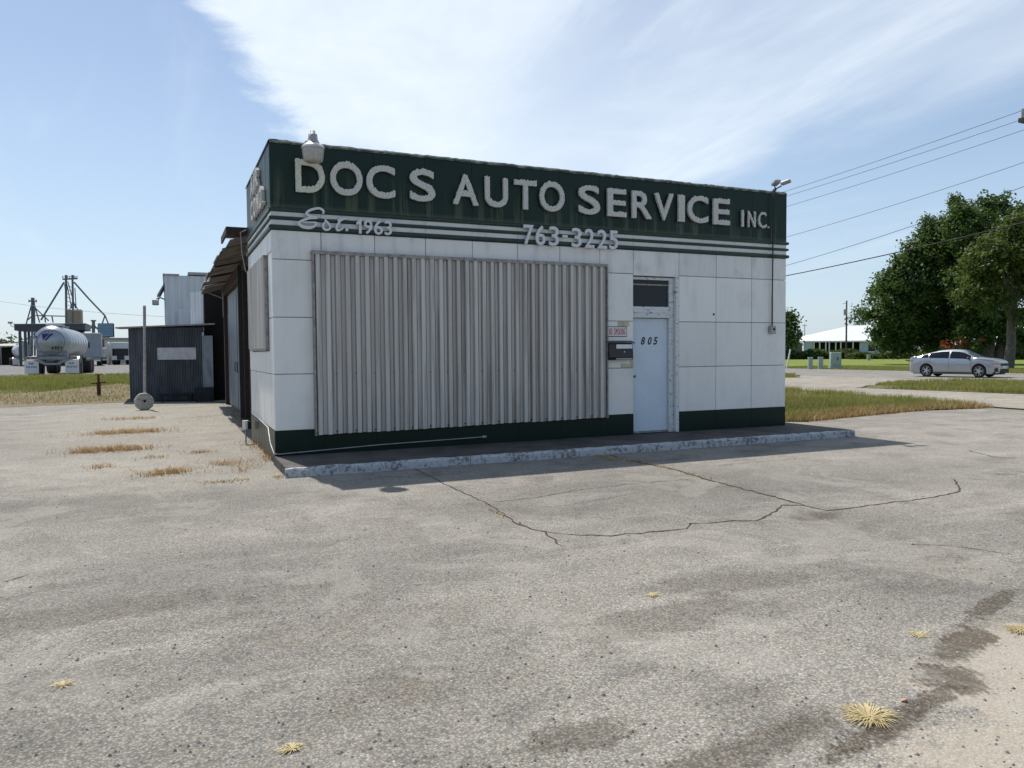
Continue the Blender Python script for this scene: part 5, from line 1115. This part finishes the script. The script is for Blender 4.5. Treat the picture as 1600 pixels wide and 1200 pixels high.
lorry("small_van", yard(162, 105), R(0), "small white van between the box trailer and the white truck", "van", 1.2, 2.3, 4, M_wtruck)
wh = thing("truck_depot", yard(190, 112), "long low cream building behind the white truck", "building"); rect(wh, "wall", (-2.2, 0, -.2), (6, 8, 3.6), plain("cream wall", (0.50, 0.49, 0.42), 0.8)); rect(wh, "roof", (-2.5, -.4, 3.61), (6.3, 8.3, 3.8), M_chassis)
vt = thing("upright_tank", yard(170.5, 100), "small upright white tank with a domed top beside the white truck", "tank"); q = MB(); q.lathe((0, 0, 0), [(0, 0), (.27, 0), (.27, 2.3), (.22, 2.75), (.1, 2.95), (0, 3.0)], 20); q.build("shell", M_tank2, vt, local=True)
# canopy of the wash bay
D_c = 92; cnp = thing("wash_bay_canopy", yard(80, D_c), "dark flat roofed open canopy behind the steel tanker", "canopy")
a, b = survey(22, 507, D_c), survey(125, 505, D_c); b.z = a.z; ax_ = (b-a).normalized(); bk_ = Vector((0.04, 7.0, 0))
def slabq(p, q_, d, z0, z1, mt, name, par): 
    m2 = MB(); m2.add([Vector((v.x, v.y, z)) for z in (z0, z1) for v in (p, q_, q_+d, p+d)], [(0,1,2,3),(4,5,6,7),(0,1,5,4),(1,2,6,5),(2,3,7,6),(3,0,4,7)]); return m2.build(name, mt, par)
M_can = plain("dark grey canopy steel", (0.055, 0.062, 0.075), 0.6, 0.1)
slabq(a, b + ax_*.6, bk_, a.z-.72, a.z, M_can, "roof", cnp); slabq(a - ax_*.1 - bk_*.02, b+ax_*.7 - bk_*.02, bk_*1.04, a.z+.005, a.z+.08, M_chassis, "roof_edge", cnp)
for f in (.06, .14, .86): slabq(a.lerp(b, f), a.lerp(b, f)+ax_*.32, bk_*.04, ZY, a.z-.725, M_can, "post", cnp)
for f in (.06, .5, .94): slabq(a.lerp(b, f)+bk_*.9, a.lerp(b, f)+ax_*.32+bk_*.9, bk_*.04, ZY, a.z-.725, M_can, "post", cnp)
slabq(a.lerp(b, .22)+bk_*.97, a.lerp(b, .97)+bk_*.97, bk_*.03, ZY, a.z-.725, M_can, "back_wall", cnp)
q = MB(); m0 = a + Vector((0, 0, -.3)); q.tube([m0, m0-ax_*.35+Vector((0, 0, .1)), m0-ax_*.45+Vector((0, 0, .45))], .05, 5); q.box(tuple(m0-ax_*.75+Vector((0, 0, .4))), tuple(m0-ax_*.2+Vector((0, .2, .65)))); q.build("floodlight", M_zinc, cnp)
# open barn, far left
D_b = 104; br = thing("open_barn", yard(0, D_b), "low dark open fronted barn with a pale roof at the left edge", "barn")
a, b = at(-60, 556, D_b), at(24, 556, D_b); ax_ = (b-a).normalized(); bk_ = Vector((-.6, 7, 0)); e0 = survey(0, 542, D_b).z
slabq(a+bk_*.4, b+bk_*.4, bk_*.05, 0, e0, M_void, "back_wall", br); q = MB(); q.add([Vector((v.x, v.y, z)) for v, z in ((a, e0), (b, e0), (b+bk_*.5, e0+.42), (a+bk_*.5, e0+.22))] + [Vector((v.x, v.y, z)) for v, z in ((a, e0+.15), (b, e0+.15), (b+bk_*.5, e0+.52), (a+bk_*.5, e0+.32))], [(0,1,2,3),(4,5,6,7),(0,1,5,4),(1,2,6,5),(2,3,7,6),(3,0,4,7)]); q.build("roof", M_trim, br)
for f in (.3, .5, .72, .97): slabq(a.lerp(b, f), a.lerp(b, f)+ax_*.14, bk_*.03, 0, e0, M_trim if f == .72 else M_brown, "post", br)
# feed mill
M_steel = plain("mill steel", (0.16, 0.17, 0.20), 0.6, 0.2); M_tan = plain("tan concrete bin", (0.36, 0.28, 0.22), 0.8, 0, 0.15, .3)
def mill(px, dep, pytop, label): 
    return thing("elevator_tower", at(px, 556, dep), label, "grain elevator")
Dm = 240
def mp(px, py, dd=0): return survey(px, py, Dm+dd)
def bar(o, pts, r, name, mt=None, n_=5): q = MB(); q.tube([mp(*p) for p in pts], r, n_); return q.build(name, mt or M_steel, o)
m1_ = thing("elevator_tower", at(110, 556, Dm), "tall twin leg grain elevator tower with sloping spouts and a tan bin", "grain elevator")
bar(m1_, [(103.5, 556), (103.5, 505), (103, 430)], .36, "leg"); bar(m1_, [(114, 506), (114, 470), (113, 430)], .32, "leg")
q = MB(); p = mp(98, 436); r_ = mp(121, 435); q.tube([p, r_], .30, 4); [q.tube([mp(x_, 436), mp(x_, 431)], .10, 4) for x_ in (98, 103, 109, 113, 117, 120.5)]; q.tube([mp(98, 432), mp(120.5, 432)], .08, 4); q.build("head_platform", M_steel, m1_)
q = MB(); q.box(tuple(mp(101.5, 434)), tuple(mp(105, 429.5) + Vector((0, 1.5, 0)))); q.box(tuple(mp(111.5, 434)), tuple(mp(115, 429.5) + Vector((0, 1.5, 0)))); q.build("head_housing", M_steel, m1_)
q = MB(); a = mp(104.5, 505); b = mp(127, 505); c_ = mp(127, 483.5); tt = Vector((0, 6, 0)); q.add([Vector((v.x, v.y, z)) + d for z in (0, c_.z) for v, d in ((a, Vector()), (b, Vector()), (b, tt), (a, tt))], [(0,1,2,3),(4,5,6,7),(0,1,5,4),(1,2,6,5),(2,3,7,6),(3,0,4,7)]); q.build("bin", M_tan, m1_)
for pts in ([(100, 441), (64, 500)], [(116, 441), (140, 468), (164, 493)], [(104, 441), (112, 482)], [(101, 444), (104, 470)], [(106, 440), (118, 482)], [(114, 470), (109, 484)], [(115, 472), (122, 484)], [(117, 450), (119, 482)]): bar(m1_, pts, .28 if len(pts) == 3 or pts[1][0] == 64 else .15, "spout")
for k in range(7): bar(m1_, [(103, 446+k*6), (113.5-0*k, 449+k*6)], .09, "brace")
m2_ = thing("elevator_tower", at(51, 556, Dm), "shorter grain elevator tower with splayed legs left of the tall one", "grain elevator")
for pts in ([(50, 556), (50, 467)], [(54.5, 556), (53, 472)]): bar(m2_, pts, .32, "leg")
for pts in ([(50, 474), (41, 506)], [(53, 474), (62, 504)], [(54, 480), (76, 501)], [(52, 492), (43, 500)], [(56, 493), (104, 494)], [(81, 493), (83, 504)], [(70, 493), (71, 504)]): bar(m2_, pts, .2, "spout")
q = MB(); q.tube([mp(45, 470), mp(57, 470)], .3, 4); q.tube([mp(45, 468), mp(45, 473)], .1, 4); q.tube([mp(57, 468), mp(57, 473)], .1, 4); q.box(tuple(mp(48.5, 472)), tuple(mp(53, 465)+Vector((0, 1.5, 0)))); q.build("head_platform", M_steel, m2_)
m3_ = thing("elevator_tower", at(146, 556, Dm+80), "small far elevator head between the bin and the blue silo", "grain elevator")
bar(m3_, [(146, 540), (146, 500)], .5, "leg"); bar(m3_, [(142, 501), (150, 501)], .25, "head_platform"); bar(m3_, [(146, 506), (139, 516)], .2, "spout"); bar(m3_, [(146, 506), (153, 515)], .2, "spout"); bar(m3_, [(139, 512), (154, 512)], .3, "catwalk")
Ds = 200; sl2 = thing("blue_silo", at(165, 556, Ds), "pale blue ribbed steel silo block on a red brick base", "silo")
M_silo = plain("pale blue silo sheet", (0.20, 0.31, 0.46), 0.6, 0.1, 0.1, .5); M_brick = plain("red brick far wall", (0.22, 0.10, 0.08), 0.9)
a, b = survey(153, 526, Ds), survey(177, 526, Ds); t_ = survey(165, 505, Ds).z; tt = Vector((0, 5, 0))
for k in range(5):
    z0 = a.z+(t_-a.z)*k/5; slabq(a, b, tt, z0+.06, z0+(t_-a.z)/5, M_silo, "silo_ring", sl2)
slabq(a + tt*.02, b + tt*.02, tt*.95, a.z-.1, t_-.05, M_steel, "frame", sl2)
slabq(Vector((a.x, a.y+.3, 0))+(b-a)*.1, Vector((b.x, b.y+.3, 0))-(b-a)*.3, tt*.9, 0, a.z-.1, M_brick, "brick_base", sl2)
q = MB(); [q.tube([survey(164, 493, Ds), survey(x_, 505, Ds)], .18, 5) for x_ in (160, 169)]; q.build("spout_frame", M_steel, sl2)
# person by the trucks
def person(base, label):
    o = thing("person", base, label, "person")
    J = [((0, 0, .95), .13), ((0, 0, 1.15), .125), ((0, 0, 1.38), .15), ((0, 0, 1.50), .06), ((0, -.01, 1.60), .09), ((0, -.01, 1.70), .085), ((.10, 0, .88), .10), ((.12, -.02, .48), .065), ((.13, .02, .08), .05), ((.13, -.10, .04), .045),
         ((-.10, 0, .88), .10), ((-.13, .06, .48), .065), ((-.14, .10, .08), .05), ((-.14, -.01, .04), .045), ((.20, 0, 1.40), .06), ((.27, .02, 1.12), .045), ((.25, -.08, .88), .035), ((-.20, 0, 1.40), .06), ((-.27, .02, 1.12), .045), ((-.24, -.06, .88), .035)]
    E_ = [(0, 1), (1, 2), (2, 3), (3, 4), (4, 5), (0, 6), (6, 7), (7, 8), (8, 9), (0, 10), (10, 11), (11, 12), (12, 13), (2, 14), (14, 15), (15, 16), (2, 17), (17, 18), (18, 19)]
    me = bpy.data.meshes.new("body"); me.from_pydata([j[0] for j in J], E_, []); ob = link("body", me, plain("dark blue work clothes", (0.03, 0.045, 0.09), 0.9), o)
    md = ob.modifiers.new("skin", 'SKIN'); 
    for i, j in enumerate(J): me.skin_vertices[0].data[i].radius = (j[1], j[1])
    me.skin_vertices[0].data[0].use_root = True; ob.modifiers.new("sub", 'SUBSURF').levels = 1
    q = MB(); q.sphere((0, -.015, 1.665), .105, 12, 8, .85, 1, 1.15); q.build("head", plain("skin", (0.28, 0.15, 0.10), 0.6), o, local=True)
    q = MB(); q.sphere((0, .01, 1.70), .112, 12, 8, .88, 1, 1.0); q.build("hair", M_brown, o, local=True)
person(yard(170, 103), "person in dark blue work clothes standing beside the white truck")

# ------------------------------------------------------------------ cracks, weeds and stones in the lot
def crack(pix, wd, rag, amp=0.02, z=0.004):
    P = [gpt(*p) for p in pix]; S = []
    for a, b in zip(P[:-1], P[1:]):
        k = max(2, int((b-a).length/0.05)); S += [a.lerp(b, i/k) for i in range(k)]
    S.append(P[-1]); v = []; n_ = len(S)
    for i, s_ in enumerate(S):
        d = (S[min(i+1, n_-1)]-S[max(i-1, 0)]).normalized(); nn = Vector((-d.y, d.x, 0)); c = s_ + nn*amp*noise.noise(s_*7)*2
        h = wd*(0.5+rag*noise.noise(s_*11))*min(1, i/4+.1, (n_-1-i)/4+.1); v += [c+nn*max(h, .0015)+Vector((0, 0, z)), c-nn*max(h*.8, .0015)+Vector((0, 0, z))]
    q = MB(); q.add(v, [(2*i, 2*i+1, 2*i+3, 2*i+2) for i in range(n_-1)]); o = q.build("pavement_crack", M_crack)
    for f in o.data.polygons:
        pass
    return tag(o, kind='structure')
def Z5(l): return [(640+a/1.778, 680+b/1.778) for a, b in l]
crack(Z5([(-10, 82), (40, 105), (95, 135), (215, 190), (305, 250), (370, 270), (405, 295), (430, 312)]), .016, .6)
crack(Z5([(370, 270), (460, 277), (560, 280), (650, 272), (770, 260), (780, 245), (850, 245), (900, 238), (960, 238), (1020, 210), (1035, 195), (1090, 195), (1160, 210), (1280, 195), (1400, 180), (1500, 165), (1532, 155), (1520, 130), (1505, 118)]), .020, .5)
crack(Z5([(225, 187), (340, 175), (490, 150), (620, 135), (790, 122)]), .011, .6)
crack(Z5([(510, 45), (590, 65), (650, 78), (740, 97), (830, 125), (950, 155), (1050, 182), (1100, 195)]), .032, .8)
crack(Z5([(790, 92), (960, 75), (1130, 62)]), .009, .7); crack([(1530, 740), (1600, 742)], .02, .6); crack([(1510, 703), (1560, 716), (1600, 715)], .02, .6)
crack([(0, 911), (22, 906), (48, 897)], .020, .5); crack([(60, 918), (92, 912)], .015, .5); crack([(1390, 850), (1490, 853), (1600, 870)], .008, .8); crack([(870, 792), (1000, 770)], .006, .6)
crack([(270, 655), (360, 647), (372, 655)], .03, .6); crack([(130, 640), (300, 632)], .04, .7)
def clump(pts, n_, h, wd, label, mt=None, lean=1.0, spread=.1):
    """a patch of dried weeds scattered along ground points"""
    P = []; 
    for _ in range(n_):
        k = random.randrange(len(pts)-1) if len(pts) > 1 else 0; a = pts[k]; b = pts[min(k+1, len(pts)-1)]; p = a.lerp(b, random.random()); tail = 1 + 1.6*(random.random() < .2); P.append((p.x+random.gauss(0, spread*1.3*tail), p.y+random.gauss(0, spread*.85*tail) + .25*spread*noise.noise(Vector((p.x*5, 0, 1)))))
    P = np.array([p for p in P if noise.noise(Vector((p[0]*7, p[1]*7, 2.2))) > random.uniform(-.5, .25)]); c = P.mean(0); o = blades("weed_clump", P-c, h, wd, mt or M_straw, None, lean, np.zeros(len(P))); o.location = (c[0], c[1], 0.004)
    return tag(o, label, "weeds", "dried weed patches on the lot", kind='stuff')
for (pl, n_, h, sp, lab) in (([(165, 656), (240, 654)], 260, .10, .14, "dry weed strip nearest the concrete wheel"), ([(150, 679), (200, 676), (246, 675)], 900, .13, .17, "long dry weed strip second from the concrete wheel"),
      ([(120, 708), (170, 704), (226, 702)], 900, .14, .12, "longest straw coloured weed strip on the left of the lot"), ([(235, 744), (262, 738), (278, 740)], 500, .10, .12, "dark and straw weed patch in front of the long strip"),
      ([(152, 730), (164, 731)], 80, .10, .06, "small reddish weed patch left on the lot"), ([(235, 716), (250, 715)], 90, .07, .05, "small brown weed patch below the long strip"), ([(300, 709), (318, 706)], 130, .07, .08, "reddish weed patch before the garage doors"),
      ([(350, 728), (372, 722)], 220, .10, .10, "brown weed patch left of the shop corner"), ([(338, 754), (366, 752)], 160, .04, .08, "flat straw patch nearest the kerb corner"), ([(380, 738), (388, 730)], 60, .16, .04, "single spiky brown weed near the kerb corner"),
      ([(424, 722), (412, 708), (400, 690)], 420, .09, .05, "brown weeds along the foot of the shop side wall"), ([(432, 744), (442, 748)], 90, .05, .03, "dead weeds at the kerb corner"), ([(390, 668), (376, 652), (358, 636)], 520, .12, .06, "brown weeds along the foot of the garage doors"),
      ([(280, 661), (330, 652)], 50, .05, .06, "sparse weeds between wheel and garage"), ([(375, 690), (395, 700)], 60, .05, .08, "sparse straw near the tap"),
      ([(930, 712), (958, 719), (1000, 722)], 330, .045, .035, "dead weeds in the seam by the kerb"), ([(1000, 722), (1060, 735), (1110, 750)], 160, .04, .02, "thin dead weeds along the diagonal seam"), ([(760, 795), (815, 820)], 70, .03, .02, "thin dead weeds in the long left crack"),
      ([(1060, 797), (1090, 800)], 30, .03, .03, "tiny weeds on the crack bend"), ([(1240, 681), (1300, 676)], 60, .12, .02, "few stalks on the kerb end")):
    clump([gpt(*p) for p in pl], int(n_*1.15), h*.78, .010, lab, None, 1.7, sp)
def tuft(px, py, n_, r, h, label, flat=1.8):
    c = gpt(px, py); a = rng.uniform(0, 2*np.pi, n_); rr = rng.uniform(0.1, 1, n_)*r*.35; P = np.stack([np.cos(a)*rr, np.sin(a)*rr], 1)
    L_ = r*rng.uniform(.4, 1, n_); tx, ty = P[:, 0]+np.cos(a)*L_, P[:, 1]+np.sin(a)*L_*.8; tz = h*rng.uniform(.15, 1, n_); w_ = .0022
    dx, dy = -np.sin(a)*w_, np.cos(a)*w_; z0 = np.zeros(n_)
    A_ = np.stack([P[:, 0]-dx, P[:, 1]-dy, z0], 1); B_ = np.stack([P[:, 0]+dx, P[:, 1]+dy, z0], 1); m1_ = np.stack([P[:, 0]*.4+tx*.6+dx, P[:, 1]*.4+ty*.6+dy, tz], 1); m2 = np.stack([P[:, 0]*.4+tx*.6-dx, P[:, 1]*.4+ty*.6-dy, tz], 1); T_ = np.stack([tx, ty, tz*.55], 1)
    V = np.stack([A_, B_, m1_, m2, T_], 1).reshape(-1, 3); k = np.arange(n_)*5; F = np.concatenate([np.stack([k, k+1, k+2], 1), np.stack([k, k+2, k+3], 1), np.stack([k+3, k+2, k+4], 1)])
    o = raw("grass_tuft", V, F, M_tuft); o.location = (c.x, c.y, .003); return tag(o, label, "grass tuft", "straw coloured tufts in the foreground")
M_tuft = leafy("straw tuft", (0.46, 0.37, 0.18), (0.62, 0.52, 0.29), 0.2, 6, (0.6, 0.5, 0.25))
tuft(1360, 1121, 260, .14, .022, "largest straw coloured tuft, on the sand edge at lower right"); tuft(456, 1171, 90, .055, .014, "small yellow tuft near the bottom edge, left of middle"); tuft(98, 1071, 60, .06, .012, "tiny flat yellow tuft at lower left"); tuft(1018, 931, 70, .06, .01, "tiny flat yellow tuft in mid lot")
tuft(1592, 985, 90, .10, .02, "flat yellow tuft at the right edge"); tuft(1436, 992, 60, .08, .008, "flat straw wisp above the tyre marks")
lf = gpt(1412, 1096); q = MB(); q.add([(lf.x-.02, lf.y, .006), (lf.x, lf.y-.012, .018), (lf.x+.025, lf.y+.004, .010), (lf.x+.002, lf.y+.014, .006)], [(0, 1, 2, 3)]); tag(q.build("fallen_leaf", M_orange), "single orange fallen leaf near the big straw tuft", "leaf")
st = MB()
for _ in range(900):
    px_, py_ = random.uniform(-50, 1650), 1200 - 430*random.random()**1.3; c = gpt(px_, py_); r_ = random.choice((.004, .005, .006, .009, .012)); an = random.random()*6
    v = [(c.x+r_*math.cos(an+k*1.57)*random.uniform(.7, 1.3), c.y+r_*math.sin(an+k*1.57)*random.uniform(.7, 1.3), 0) for k in range(4)] + [(c.x, c.y, r_*.9)]
    st.add(v, [(0, 1, 4), (1, 2, 4), (2, 3, 4), (3, 0, 4)])
tag(st.build("gravel", plain("loose stones", (0.16, 0.15, 0.14), 0.9, 0, .6, 3)), "loose small dark stones scattered on the foreground pavement", "gravel", kind='stuff')
wl_ = bpy.data.objects
